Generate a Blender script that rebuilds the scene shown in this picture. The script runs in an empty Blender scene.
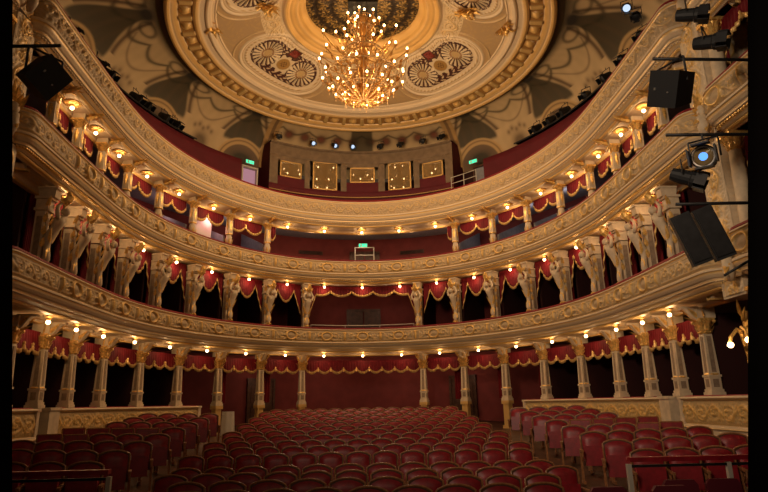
import bpy, bmesh, math, random
import numpy as np
from mathutils import Vector, Matrix
random.seed(7); rng = np.random.default_rng(7)
PI = math.pi
COL = bpy.context.scene.collection
sc = bpy.context.scene
H = 1.95                      # eye height above the stalls floor; heights below are written relative to the eye
AX = 0.22                     # hall axis
RC = (0.27, 18.95)            # centre of the round ceiling

# ------------------------------------------------------------------ materials
def new_mat(name):
    m = bpy.data.materials.new(name); m.use_nodes = True
    nt = m.node_tree; b = nt.nodes['Principled BSDF']
    return m, nt, b
def simple(name, col, rough=.6, metal=0., spec=.3, noise=0., scale=8., bump=0., sheen=0., coat=0.):
    m, nt, b = new_mat(name)
    b.inputs['Base Color'].default_value = (*col, 1); b.inputs['Roughness'].default_value = rough
    b.inputs['Metallic'].default_value = metal; b.inputs['Specular IOR Level'].default_value = spec
    if sheen: b.inputs['Sheen Weight'].default_value = sheen; b.inputs['Sheen Tint'].default_value = (1, .25, .25, 1)
    if coat: b.inputs['Coat Weight'].default_value = coat; b.inputs['Coat Roughness'].default_value = .25
    if noise or bump:
        tc = nt.nodes.new('ShaderNodeTexCoord'); n = nt.nodes.new('ShaderNodeTexNoise')
        n.inputs['Scale'].default_value = scale; n.inputs['Detail'].default_value = 4
        nt.links.new(tc.outputs['Object'], n.inputs['Vector'])
        if noise:
            r = nt.nodes.new('ShaderNodeValToRGB')
            r.color_ramp.elements[0].color = (*[c*(1-noise) for c in col], 1); r.color_ramp.elements[1].color = (*[min(1, c*(1+noise)) for c in col], 1)
            r.color_ramp.elements[0].position = .35; r.color_ramp.elements[1].position = .65
            nt.links.new(n.outputs['Fac'], r.inputs['Fac']); nt.links.new(r.outputs['Color'], b.inputs['Base Color'])
        if bump:
            bp = nt.nodes.new('ShaderNodeBump'); bp.inputs['Strength'].default_value = bump; bp.inputs['Distance'].default_value = .02
            nt.links.new(n.outputs['Fac'], bp.inputs['Height']); nt.links.new(bp.outputs['Normal'], b.inputs['Normal'])
    return m
CREAM = (.66, .53, .36); GOLD = (.80, .50, .15); RED = (.26, .008, .016)
def painted(name, rough=.55, gold_rough=.34):
    """colour attribute drives base colour, its alpha is the gilding"""
    m, nt, b = new_mat(name)
    a = nt.nodes.new('ShaderNodeVertexColor'); a.layer_name = 'Col'
    nt.links.new(a.outputs['Color'], b.inputs['Base Color'])
    mt = nt.nodes.new('ShaderNodeMath'); mt.operation = 'MULTIPLY'; mt.inputs[1].default_value = .25
    nt.links.new(a.outputs['Alpha'], mt.inputs[0]); nt.links.new(mt.outputs[0], b.inputs['Metallic'])
    mr = nt.nodes.new('ShaderNodeMapRange'); mr.inputs['To Min'].default_value = rough; mr.inputs['To Max'].default_value = gold_rough
    nt.links.new(a.outputs['Alpha'], mr.inputs['Value']); nt.links.new(mr.outputs['Result'], b.inputs['Roughness'])
    b.inputs['Specular IOR Level'].default_value = .35
    tc = nt.nodes.new('ShaderNodeTexCoord'); n = nt.nodes.new('ShaderNodeTexNoise'); n.inputs['Scale'].default_value = 26
    n.inputs['Detail'].default_value = 5
    nt.links.new(tc.outputs['Object'], n.inputs['Vector'])
    bp = nt.nodes.new('ShaderNodeBump'); bp.inputs['Strength'].default_value = .35; bp.inputs['Distance'].default_value = .02
    nt.links.new(n.outputs['Fac'], bp.inputs['Height']); nt.links.new(bp.outputs['Normal'], b.inputs['Normal'])
    return m
def emit(name, col, strength, light=False):
    m = bpy.data.materials.new(name); m.use_nodes = True; nt = m.node_tree; nt.nodes.clear()
    e = nt.nodes.new('ShaderNodeEmission'); o = nt.nodes.new('ShaderNodeOutputMaterial')
    e.inputs['Color'].default_value = (*col, 1); e.inputs['Strength'].default_value = strength
    nt.links.new(e.outputs[0], o.inputs['Surface'])
    m.cycles.emission_sampling = 'AUTO' if light else 'NONE'
    return m
M = dict(
    paint=painted('painted_plaster'),
    cream=simple('cream_plaster', CREAM, .55, noise=.12, scale=5, bump=.15),
    booth=simple('booth_panel', (.20, .14, .085), .6, noise=.15, scale=4),
    gold=simple('gilding', GOLD, .36, .4, noise=.25, scale=18, bump=.4),
    lining=simple('gilt_lining', (.72, .46, .16), .4, .3),
    shaft=simple('taupe_panel', (.30, .215, .145), .6, noise=.15, scale=12),
    velvet=simple('red_velvet', RED, .42, spec=.5, noise=.2, scale=9, sheen=.08),
    drape=simple('red_drape', (.125, .0035, .009), .65, spec=.2, noise=.15, scale=3, sheen=.2),
    drape_dark=simple('dark_red_drape', (.13, .006, .009), .75, spec=.15, noise=.15, scale=3),
    rail=simple('rail_velvet', (.20, .008, .014), .6, sheen=.3),
    wallred=simple('red_wall', (.20, .035, .030), .75, noise=.12, scale=2),
    maroon=simple('maroon_wall', (.105, .009, .015), .7, noise=.1, scale=2),
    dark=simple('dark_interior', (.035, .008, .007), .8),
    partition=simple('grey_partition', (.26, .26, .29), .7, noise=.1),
    wood=simple('chair_wood', (.32, .14, .055), .3, noise=.2, scale=20, coat=.3),
    darkwood=simple('dark_wood', (.085, .036, .02), .45, noise=.3, scale=6),
    floor=simple('parquet', (.07, .03, .015), .45, noise=.25, scale=4),
    carpet=simple('red_carpet', (.16, .012, .012), .9),
    metal=simple('black_metal', (.02, .02, .022), .45, .3, noise=.2),
    board=simple('black_board', (.014, .015, .017), .55, spec=.3),
    steel=simple('bright_steel', (.6, .58, .55), .3, .8),
    cloth=simple('black_cloth', (.006, .005, .005), 1., spec=.02),
    offwhite=simple('offwhite_paint', (.55, .5, .42), .5),
    vent=simple('vent_dark', (.03, .012, .01), .7),
    brass=simple('chandelier_brass', (.50, .26, .07), .28, .8),
    glass=simple('glow_tinted_glass', (.22, .15, .065), .02, .0, spec=.5),  # amber tint paints in the warm booth interior and reflected ceiling gold
    crystal=simple('crystal_drops', (.50, .33, .16), .12, .2, spec=1.),
    blue=emit('blue_lens', (.12, .35, 1.), 1.6),
    white_led=emit('work_lens', (.6, .75, 1.), 1.1),
    green=emit('exit_green', (.05, .9, .45), 1.5),
    bulb=emit('warm_bulb', (1., .60, .26), 16.),
    candle=emit('chandelier_bulb', (1., .58, .24), 14.),
    pinkglow=emit('pink_doorway_glow', (.75, .36, .42), .55),
    cushion=simple('mauve_back', (.12, .012, .022), .6),
)

M['glass'].node_tree.nodes['Principled BSDF'].inputs['IOR'].default_value = 2.4
# ------------------------------------------------------------------ object helpers
def link(o, parent=None):
    COL.objects.link(o)
    if parent is not None: o.parent = parent
    return o
def tag(o, label=None, cat=None, group=None, kind=None):
    if label: o['label'] = label
    if cat: o['category'] = cat
    if group: o['group'] = group
    if kind: o['kind'] = kind
    return o
def empty(name, loc=(0, 0, 0), rz=0, **k):
    o = bpy.data.objects.new(name, None); o.empty_display_size = .1
    o.location = loc; o.rotation_euler = (0, 0, rz); link(o); return tag(o, **k)
class MB:
    """collects faces and builds one mesh"""
    def __init__(s): s.v = []; s.f = []; s.n = 0
    def add(s, v, f):
        v = np.asarray(v, float).reshape(-1, 3); s.v.append(v); s.f += [tuple(i+s.n for i in q) for q in f]; s.n += len(v); return s
    def box(s, c, d, rz=0., taper=1., rx=0.):
        x, y, z = [k/2 for k in d]
        v = np.array([(-x, -y, -z), (x, -y, -z), (x, y, -z), (-x, y, -z), (-x*taper, -y*taper, z), (x*taper, -y*taper, z), (x*taper, y*taper, z), (-x*taper, y*taper, z)])
        if rx: R = np.array(Matrix.Rotation(rx, 3, 'X')); v = v @ R.T
        if rz: R = np.array(Matrix.Rotation(rz, 3, 'Z')); v = v @ R.T
        return s.add(v+np.array(c), [(3, 2, 1, 0), (4, 5, 6, 7), (0, 1, 5, 4), (1, 2, 6, 5), (2, 3, 7, 6), (3, 0, 4, 7)])
    def lathe(s, prof, c=(0, 0, 0), n=12, sx=1., sy=1.):
        v = []; f = []
        for r, z in prof:
            for k in range(n): a = 2*PI*(k+.5)/n; v.append((c[0]+r*math.cos(a)*sx, c[1]+r*math.sin(a)*sy, c[2]+z))
        for i in range(len(prof)-1):
            for k in range(n):
                a, b = i*n+k, i*n+(k+1) % n; f.append((a, b, b+n, a+n))
        f.append(tuple(range(n))[::-1]); f.append(tuple((len(prof)-1)*n+k for k in range(n)))
        return s.add(v, f)
    def tube(s, pts, r, n=6):
        pts = np.asarray(pts, float); m = len(pts); rr = np.broadcast_to(np.asarray(r, float), (m,))
        T = np.gradient(pts, axis=0); T /= np.linalg.norm(T, axis=1)[:, None]+1e-9
        up = np.array([0, 0, 1.]) if abs(T[0][2]) < .9 else np.array([1., 0, 0])
        v = []; u = np.cross(T[0], up); u /= np.linalg.norm(u)
        for i in range(m):
            u = u-T[i]*np.dot(u, T[i]); u /= np.linalg.norm(u)+1e-9; w = np.cross(T[i], u)
            for k in range(n): a = 2*PI*k/n; v.append(pts[i]+rr[i]*(math.cos(a)*u+math.sin(a)*w))
        f = []
        for i in range(m-1):
            for k in range(n): a, b = i*n+k, i*n+(k+1) % n; f.append((a, b, b+n, a+n))
        f.append(tuple(range(n))[::-1]); f.append(tuple((m-1)*n+k for k in range(n)))
        return s.add(v, f)
    def ball(s, c, r, n=8, m=5):
        r = np.broadcast_to(np.asarray(r, float), (3,)); v = [(c[0], c[1], c[2]-r[2])]; f = []
        for i in range(1, m):
            p = PI*i/m
            for k in range(n): a = 2*PI*k/n; v.append((c[0]+r[0]*math.sin(p)*math.cos(a), c[1]+r[1]*math.sin(p)*math.sin(a), c[2]-r[2]*math.cos(p)))
        v.append((c[0], c[1], c[2]+r[2])); e = len(v)-1
        for k in range(n): f.append((0, 1+(k+1) % n, 1+k)); f.append((e, 1+(m-2)*n+k, 1+(m-2)*n+(k+1) % n))
        for i in range(m-2):
            for k in range(n): a, b = 1+i*n+k, 1+i*n+(k+1) % n; f.append((a, b, b+n, a+n))
        return s.add(v, f)
    def leaf(s, a, b, w, nrm=(0, -1, 0), curl=.3):
        """a pointed, folded leaf from a to b"""
        a, b, nrm = map(lambda q: np.array(q, float), (a, b, nrm)); d = b-a; L = np.linalg.norm(d); side = np.cross(d/L, nrm)
        v = []; ts = (0, .3, .65, 1.); ws = (.35, 1., .75, .05)
        for t, k in zip(ts, ws):
            c = a+d*t+nrm*curl*L*t*t
            for q in (-1, 0, 1): v.append(c+side*q*w*k+nrm*(.0 if q else .35*w*k))
        f = []
        for i in range(3):
            for q in range(2): p = i*3+q; f.append((p, p+1, p+4, p+3))
        return s.add(v, f)
    def build(s, name, mat, parent=None, smooth=False, xf=None):
        me = bpy.data.meshes.new(name); V = np.vstack(s.v)
        if xf is not None: V = xf(V)
        me.from_pydata(V.tolist(), [], s.f); me.materials.append(mat)
        if smooth: me.polygons.foreach_set('use_smooth', [True]*len(me.polygons))
        me.update(); o = bpy.data.objects.new(name, me); return link(o, parent)
def grid(name, P, mat, parent=None, cols=None, smooth=True, close=False):
    """P (n,m,3) array -> quad grid, optional colours (n,m,4)"""
    n, m, _ = P.shape; idx = np.arange(n*m).reshape(n, m)
    if close: idx = np.vstack([idx, idx[:1]])
    q = np.stack([idx[:-1, :-1], idx[1:, :-1], idx[1:, 1:], idx[:-1, 1:]], -1).reshape(-1, 4)
    me = bpy.data.meshes.new(name); me.vertices.add(n*m); me.vertices.foreach_set('co', P.reshape(-1).astype(np.float32))
    me.loops.add(len(q)*4); me.loops.foreach_set('vertex_index', q.reshape(-1).astype(np.int32))
    me.polygons.add(len(q)); me.polygons.foreach_set('loop_start', np.arange(0, len(q)*4, 4, dtype=np.int32))
    try: me.polygons.foreach_set('loop_total', np.full(len(q), 4, dtype=np.int32))
    except Exception: pass
    me.update(calc_edges=True); me.validate()
    if smooth: me.polygons.foreach_set('use_smooth', np.ones(len(q), dtype=bool))
    if cols is not None:
        a = me.color_attributes.new('Col', 'FLOAT_COLOR', 'POINT'); a.data.foreach_set('color', cols.reshape(-1).astype(np.float32))
    me.materials.append(mat); o = bpy.data.objects.new(name, me); return link(o, parent)
ORD = 'first second third fourth fifth sixth seventh eighth ninth tenth eleventh twelfth thirteenth fourteenth fifteenth sixteenth seventeenth eighteenth nineteenth twentieth'.split()

# ------------------------------------------------------------------ plan curve of the horseshoe
def dense(points):
    P = np.array(points); d = np.r_[0, np.cumsum(np.hypot(*np.diff(P, axis=0).T))]
    return P, d
class Path:
    def __init__(s, pts, centre=None):
        P, d = dense(pts); s.P = P; s.c = d[-1]/2 if centre is None else centre; s.d = d-s.c
        T = np.gradient(P, axis=0)/np.gradient(d)[:, None]; T /= np.linalg.norm(T, axis=1)[:, None]
        s.N = np.c_[-T[:, 1], T[:, 0]]            # outward when walked from left to right over the back
        s.lo, s.hi = s.d[0], s.d[-1]
    def at(s, q, off=0.):
        q = np.asarray(q, float); x = np.interp(q, s.d, s.P[:, 0]); y = np.interp(q, s.d, s.P[:, 1])
        nx = np.interp(q, s.d, s.N[:, 0]); ny = np.interp(q, s.d, s.N[:, 1]); l = np.hypot(nx, ny); nx, ny = nx/l, ny/l
        return x+nx*off, y+ny*off, nx, ny
def make_main(yend=11.45, ret=True):
    A, B, yc = 7.1, 9.0, 16.0; R = []
    if ret:
        rr = .32; xe = A-.0048*(yc-yend)**2
        for x in np.linspace(xe+1.2, xe+rr, 12)[:-1]: R.append((x, yend-rr))
        for a in np.linspace(-PI/2, -PI, 12)[:-1]: R.append((xe+rr+rr*math.cos(a), yend+rr*math.sin(a)))
    for y in np.linspace(yend, yc, 120): R.append((A-.0048*(yc-y)**2, y))
    for t in np.linspace(0, PI/2, 500)[1:]: R.append((A*math.cos(t), yc+B*math.sin(t)))
    R = np.array(R); L = R.copy(); L[:, 0] *= -1; P = np.vstack([L, R[::-1][1:]]); P[:, 0] += AX
    return P
MAIN = Path(make_main()); RING = Path(make_main(5., False))
STN = [2.33, 3.98, 5.72, 7.47, 9.22, 10.95, 12.5, 14.0, 15.4]
STATIONS = np.array(sorted([-s for s in STN]+STN))
def side_path(sgn):
    x0, y1, y0, rr = 6.98, 10.55, 7.95, .3; R = []
    for y in np.linspace(y0, y1-rr, 40): R.append((x0, y))
    for a in np.linspace(0, PI/2, 10)[1:]: R.append((x0+rr-rr*math.cos(a), y1-rr+rr*math.sin(a)))
    for x in np.linspace(x0+rr, x0+1.6, 10)[1:]: R.append((x, y1))
    R = np.array(R)
    if sgn < 0:
        R[:, 0] *= -1
    else: R = R[::-1]
    R[:, 0] += AX
    return Path(R)
SIDE = {1: side_path(1), -1: side_path(-1)}
SPACE = {1: 'right', -1: 'left'}
def which(s):
    """words for a station or bay by its place"""
    return 'left' if s < -.5 else 'right' if s > .5 else 'middle'

# ------------------------------------------------------------------ relief fields: (s, v in 0..1) -> height, gold mask
def f_scroll(s, v, L=.40, hgt=.5):
    k = np.floor(s/L); x = (s/L-k-.5)*2; y = (v-.5)*2*hgt/L*1.9
    sg = np.where(k % 2 == 0, 1., -1.); y = y*sg
    r = np.hypot(x, y)+1e-4; th = np.arctan2(y, x)
    sp = np.cos(th*1+np.log(r+.12)*5.5); petals = np.cos(5*th)*np.clip(1.1-r, 0, 1)
    w = np.clip(1.35-r, 0, 1); h = np.clip(sp*1.1+petals*.7, -.2, 1)*w**.5
    wave = np.exp(-((v-.5-.30*np.sin(PI*s/L))/.06)**2)*.8
    twig = np.clip(np.cos(s*2*PI/L*3.1+5*np.sin(v*9))*np.cos(v*21+s*4), 0, 1)*.55; h = np.maximum(h, twig)
    edge = np.clip(np.minimum(v, 1-v)/.12, 0, 1)
    h = np.maximum(h, wave)*edge
    return np.clip(h, 0, 1), np.clip((h-.5)*1.7, 0, .9)
BAYMID = lambda st: np.array(sorted(list((st[1:]+st[:-1])/2)+([-1.57, 1.57] if st is STATIONS else [])))
def f_cart(s, v):
    mids = BAYMID(STATIONS); sts = np.array(sorted(list(STATIONS)+[-.78, .78]))
    dm = np.min(np.abs(s[..., None]-mids), -1); ds = np.min(np.abs(s[..., None]-sts), -1)
    e = np.sqrt((dm/.25)**2+((v-.5)/.42)**2)
    ring = np.exp(-((e-.9)/.18)**2); boss = np.clip(1-e/.7, 0, 1)**.5*.6
    leaves = np.clip(np.cos(np.arctan2((v-.5)*.6, dm)*9), 0, 1)*np.exp(-((e-1.25)/.22)**2)*.8
    pend = np.clip(1-ds/.09, 0, 1)*np.clip(np.sin(v*PI)*1.2, 0, 1); pend = np.maximum(pend, np.exp(-(np.hypot(ds/.12, (v-.82)/.13))**2*1.5))
    frame = np.clip(1-np.abs(np.abs(v-.5)-.38)/.035, 0, 1)*(e > 1.15)*(ds > .12)*.6
    fr2 = np.clip(1-np.abs(ds-.15)/.02, 0, 1)*(np.abs(v-.5) < .38)*.6
    hs, gs = f_scroll(s, v, .34, .25); hs = hs*.45*(e > 1.3)*(ds > .17)*(np.abs(v-.5) < .33)
    h = np.maximum.reduce([ring, boss, leaves, pend, frame, fr2, hs])
    g = np.clip(np.maximum.reduce([ring, leaves, pend*1.1, frame*1.3, fr2, hs*1.6])*1.5-.35, 0, 1)*(1-np.clip((.62-e)*6, 0, 1))
    return h, g
def f_dense(s, v):
    h1, g1 = f_scroll(s, v, .52, .5); h2, g2 = f_scroll(s+.2, v, .21, .25); g1 = np.clip(h1*1.6-.4, 0, 1); g2 = np.clip(h2*1.6-.4, 0, 1)
    h = np.maximum(h1, h2*.7); return h, np.clip(np.maximum(g1, g2*.8)*1.2, 0, 1)

def sweep(name, path, prof, mat, parent=None, s0=None, s1=None, ds=.12, relief=None, zref=0., amp=.03, base=CREAM, gold=GOLD, mask=None, vs=None):
    """profile [(u toward the hall, z)] swept along the path; relief adds height and gilding"""
    s0 = path.lo if s0 is None else s0; s1 = path.hi if s1 is None else s1
    S = np.linspace(s0, s1, max(2, int((s1-s0)/ds)+1)); pr = np.array(prof, float)
    if vs:
        d = np.r_[0, np.cumsum(np.hypot(*np.diff(pr, axis=0).T))]; t = np.linspace(0, d[-1], vs)
        pr = np.c_[np.interp(t, d, pr[:, 0]), np.interp(t, d, pr[:, 1])]
    elif relief is None and len(pr) > 2:
        q = [pr[0]]; qm = [0.]
        for i in range(len(pr)-1):
            for k in (.12, .88, 1.): q.append(pr[i]+(pr[i+1]-pr[i])*k); qm.append((i+k)/(len(pr)-1))
        if mask is not None: mask = np.interp(qm, np.linspace(0, 1, len(mask)), mask)
        pr = np.array(q)
    SS, U = np.meshgrid(S, pr[:, 0], indexing='ij'); ZZ = np.broadcast_to(pr[:, 1], SS.shape)
    cols = None
    if relief is not None:
        v = np.broadcast_to(np.linspace(1, 0, len(pr)), SS.shape); h, g = relief(SS, v); U = U+h*amp
        cols = np.zeros(SS.shape+(4,)); b = np.array(base); gd = np.array(gold)
        cols[..., :3] = b*(1-g[..., None])+gd*g[..., None]; cols[..., 3] = g
    elif mask is not None:
        cols = np.zeros(SS.shape+(4,)); g = np.interp(np.linspace(0, 1, len(pr)), np.linspace(0, 1, len(mask)), mask)
        g = np.broadcast_to(g, SS.shape); b = np.array(base); gd = np.array(gold)
        cols[..., :3] = b*(1-g[..., None])+gd*g[..., None]; cols[..., 3] = g
    x, y, _, _ = path.at(SS, -U)
    return grid(name, np.stack([x, y, ZZ+zref], -1), mat, parent, cols)
def dentils(name, path, s0, s1, step, u, z, size, mat, parent):
    tooth = lambda S_, v: (((S_/step) % 1 < .55)*(np.abs(v-.5) < .4)*1., S_*0)
    o = sweep(name, path, [(u, z+size[2]/2), (u+.005, z+size[2]*.3), (u+.005, z-size[2]*.3), (u, z-size[2]/2)], mat, parent, s0, s1, ds=step/5, relief=tooth, amp=size[0])
    o.data.polygons.foreach_set('use_smooth', np.zeros(len(o.data.polygons), dtype=bool)); return o

# ------------------------------------------------------------------ balconies
ZR = {1: 3.1, 2: 6.1, 3: 8.9}
TN = {0: 'ground tier', 1: 'first tier', 2: 'second tier', 3: 'top tier'}
REL = {1: f_cart, 2: f_cart, 3: f_scroll}
KZ = {1: 1., 2: 1., 3: 1.2}
sweep_ = sweep
def front(path, t, name, label):
    k_ = KZ[t]
    def sweep(n_, p_, prof, *a, **k): return sweep_(n_, p_, [(u_, z_*k_) for u_, z_ in prof], *a, **k)
    z = ZR[t]; root = empty(name, (0, 0, 0), label=label, cat='balcony')
    fine = .022
    sweep('velvet_rail', path, [(-.22, -.04), (-.2, .02), (-.08, .045), (.03, .03), (.05, -.02), (.02, -.04)], M['rail'], root, zref=z)
    sweep('rail_moulding', path, [(.02, -.04), (.075, -.045), (.08, -.075), (.045, -.09), (.03, -.12)], M['paint'], root, zref=z, mask=[0, .2, 0, .9, 0])
    sweep('relief_panel', path, [(.03, -.12), (.07, -.22), (.085, -.36), (.06, -.5), (.04, -.56)], M['paint'], root, ds=fine, relief=REL[t], zref=z, amp=.095, vs=24, base=(.47, .345, .20))
    sweep('base_moulding', path, [(.04, -.56), (.10, -.575), (.12, -.60), (.12, -.635), (.09, -.65), (.07, -.70), (.02, -.755), (-.02, -.77), (-.03, -.80), (-.03, -.825), (-.08, -.835), (-.1, -.87), (-.17, -.92), (-.2, -.925)],
          M['paint'], root, zref=z, mask=[.1, .6, 0, 0, .9, .2, 0, 0, .8, 0, .3, .8, 0, 0])
    if t != 1: dentils('dentil_course', path, path.lo+.3, path.hi-.3, .085 if t == 2 else .11, -.11, z-.855*k_, (.05, .05, .045), M['gold'] if t == 2 else M['cream'], root)
    sweep('gilt_cornice', path, [(-.2, -.925), (-.19, -.95), (-.215, -.975), (-.26, -.985), (-.3, -1.0)], M['paint'], root, zref=z, mask=[.3, 1, .9, .2, 0] if t == 3 else [.8, 1, 1, .8, .5])
    sweep('soffit', path, [(-.3, -1.0), (-.36, -.97), (-.78, -.97), (-.84, -1.0), (-.86, -1.05)], M['paint'], root, zref=z, relief=(lambda s_, v: (s_*0, np.clip(f_scroll(s_, (v*1.0+.02) % 1, .45)[0]*1.5-.5, 0, .8)*(v > .18)*(v < .85))) if t < 3 else None, amp=0., vs=16 if t < 3 else None, mask=[.4, 0, 0, 0, .5], base=(.62, .47, .32))
    sweep('inner_beam', path, [(-.86, -1.05), (-.88, -1.09), (-1.0, -1.09), (-1.0, -.80)], M['lining'], root, zref=z)
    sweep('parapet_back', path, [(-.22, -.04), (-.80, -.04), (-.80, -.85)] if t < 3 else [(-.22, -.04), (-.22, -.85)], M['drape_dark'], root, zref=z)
    return root
def tier_floor(path, t, name, s0=None, s1=None):
    z = ZR[t]
    o = sweep(name, path, [(-.2, -.86), (-3.6, -.86), (-3.6, -.95), (-.9, -.95)], M['partition'] if t == 3 else M['darkwood'], None, s0, s1, ds=.3, zref=z)
    return tag(o, kind='structure')
LW = {1: 'gilded cream balcony front, the lowest of the three tiers, with oval cartouches', 2: 'gilded cream balcony front, the middle of the three tiers, with dentil course', 3: 'cream balcony front, the topmost tier, with a continuous scroll relief'}
for t in (1, 2, 3):
    front(MAIN, t, 'balcony', LW[t])
    tier_floor(RING, t, 'floor_tier_%d' % t, -21, 21)
    for sg in (1, -1):
        front(SIDE[sg], t, 'stage_box', '%s stage box front beside the proscenium on the %s side' % (TN[t], SPACE[sg]))
# ring walls behind the boxes
def ringwall(name, off, z0, z1, mat, s0=-21, s1=21):
    return tag(sweep(name, RING, [(-off, z0), (-off, z1)], mat, None, s0, s1, ds=.3), kind='structure')
ringwall('wall_ground', 3.3, -2.2, 2.15, M['wallred'])
ringwall('wall_first_tier', 3.1, 2.1, 5.15, M['wallred'])
ringwall('wall_second_tier', 3.1, 5.1, 7.95, M['wallred'])

# ------------------------------------------------------------------ partitions between the boxes
def part_wall(s, z0, z1, mat, name, o0=1.0, o1=3.2, slope=0.):
    x, y, nx, ny = RING.at(s, 0); m = MB(); tx, ty = -ny, nx; w = .04; v = []
    for q in (-1, 1):
        for o, za, zb in ((o0, z0, z1-slope), (o1, z0, z1)):
            for z in (za, zb): v.append((x+nx*o+tx*w*q, y+ny*o+ty*w*q, z))
    m.add(v, [(0, 2, 3, 1), (4, 5, 7, 6), (0, 1, 5, 4), (2, 6, 7, 3), (1, 3, 7, 5), (0, 4, 6, 2)])
    return tag(m.build(name, mat), kind='structure')
n = 0
for s in STATIONS:
    n += 1
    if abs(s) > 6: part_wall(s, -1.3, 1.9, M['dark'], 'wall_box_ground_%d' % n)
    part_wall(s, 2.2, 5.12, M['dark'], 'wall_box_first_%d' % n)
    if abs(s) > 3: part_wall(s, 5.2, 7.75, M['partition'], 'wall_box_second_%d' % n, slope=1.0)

# ------------------------------------------------------------------ columns
def xf_at(x, y, nx, ny): return (x, y), math.atan2(ny, nx)-PI/2      # local +Y points outward
def place(o, path, s, off, z):
    x, y, nx, ny = path.at(s, off); o.location = (x, y, z); o.rotation_euler = (0, 0, math.atan2(ny, nx)-PI/2); return o
def capital(m, z, w, h, d=None):
    d = d or w
    m.lathe([(w*.42, z), (w*.5, z+h*.1), (w*.42, z+h*.2), (w*.45, z+h*.6), (w*.62, z+h*.95), (w*.5, z+h)], n=8)
    for k in range(8):
        a = 2*PI*k/8; c, s_ = math.cos(a), math.sin(a)
        m.leaf((c*w*.42, s_*w*.42, z+h*.1), (c*w*.55, s_*w*.55, z+h*.55), w*.16, (c, s_, 0), .25)
        m.leaf((c*w*.44, s_*w*.44, z+h*.45), (c*w*.66, s_*w*.66, z+h*.95), w*.18, (c, s_, 0), .3)
    for sx in (-1, 1):
        for sy in (-1, 1): m.ball((sx*w*.48, sy*w*.48, z+h*.86), w*.13, 6, 4)
def ground_column(lower):
    r = empty('ground_column')
    m = MB(); m.box((0, 0, .04), (.33, .33, .08)); m.box((0, 0, .11), (.29, .29, .07)); m.box((0, 0, .28), (.25, .25, .28)); m.box((0, 0, .44), (.29, .29, .05)); m.build('plinth', M['cream'], r)
    m = MB(); m.box((0, 0, .93), (.245, .245, .96), taper=.8)
    m.build('shaft', M['cream'], r)
    m = MB()
    for q in range(4):
        a = q*PI/2; m.box((math.sin(a)*.112, -math.cos(a)*.112, .93), (.105, .02, .82), rz=a, taper=.85); m.box((math.sin(a)*.127, -math.cos(a)*.127, .28), (.13, .012, .18), rz=a)
    m.build('recessed_panel', M['shaft'], r)
    m = MB(); m.lathe([(.15, .45), (.17, .47), (.15, .5)], n=10); m.lathe([(.115, 1.39), (.135, 1.405), (.115, 1.42)], n=10); m.build('gilt_ring', M['gold'], r)
    m = MB(); capital(m, 1.40, .34, .32); m.box((0, 0, 1.735), (.36, .36, .05)); m.build('capital', M['gold'], r)
    m = MB(); pts = [(0, -.08-.72*t, 1.72+.24*t-.05*math.sin(t*PI)) for t in np.linspace(0, 1, 9)]
    v = []; n_ = 12
    for t in np.linspace(0, 1, n_):
        y_ = -.10-.42*t; top = 2.04; bot = 1.74+.24*t-.07*math.sin(t*2*PI); w_ = .085-.02*t
        v += [(-w_, y_, top), (w_, y_, top), (w_, y_, bot), (-w_, y_, bot)]
    f = [(0, 1, 2, 3), (4*n_-1, 4*n_-2, 4*n_-3, 4*n_-4)]+[(4*i+k, 4*i+4+k, 4*i+4+(k+1) % 4, 4*i+(k+1) % 4) for i in range(n_-1) for k in range(4)]
    m.add(v, f); m.build('soffit_bracket', M['cream'], r); m = MB()
    for t in (.1, .35, .6, .85): m.leaf((0, -.10-.42*t, 1.70+.24*t-.07*math.sin(t*2*PI)), (0, -.30-.42*t, 1.74+.24*t), .07, (0, -.2, -1), .15)
    for sx in (-1, 1): m.leaf((sx*.1, -.12, 1.76), (sx*.12, -.42, 2.0), .05, (sx, 0, 0), .1); m.leaf((sx*.12, -.05, 1.76), (sx*.3, -.12, 1.98), .06, (0, -1, 0), .2)
    m.build('bracket_foliage', M['gold'], r)
    m = MB(); m.box((0, .02, 1.88), (.30, .42, .26)); m.build('impost_block', M['cream'], r)
    if lower:
        m = MB(); m.box((0, 0, -.06), (.34, .34, .12)); m.box((0, 0, -.52), (.25, .25, .82)); m.box((0, 0, -.97), (.34, .34, .12)); m.build('lower_shaft', M['lining'], r)
    return r
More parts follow.
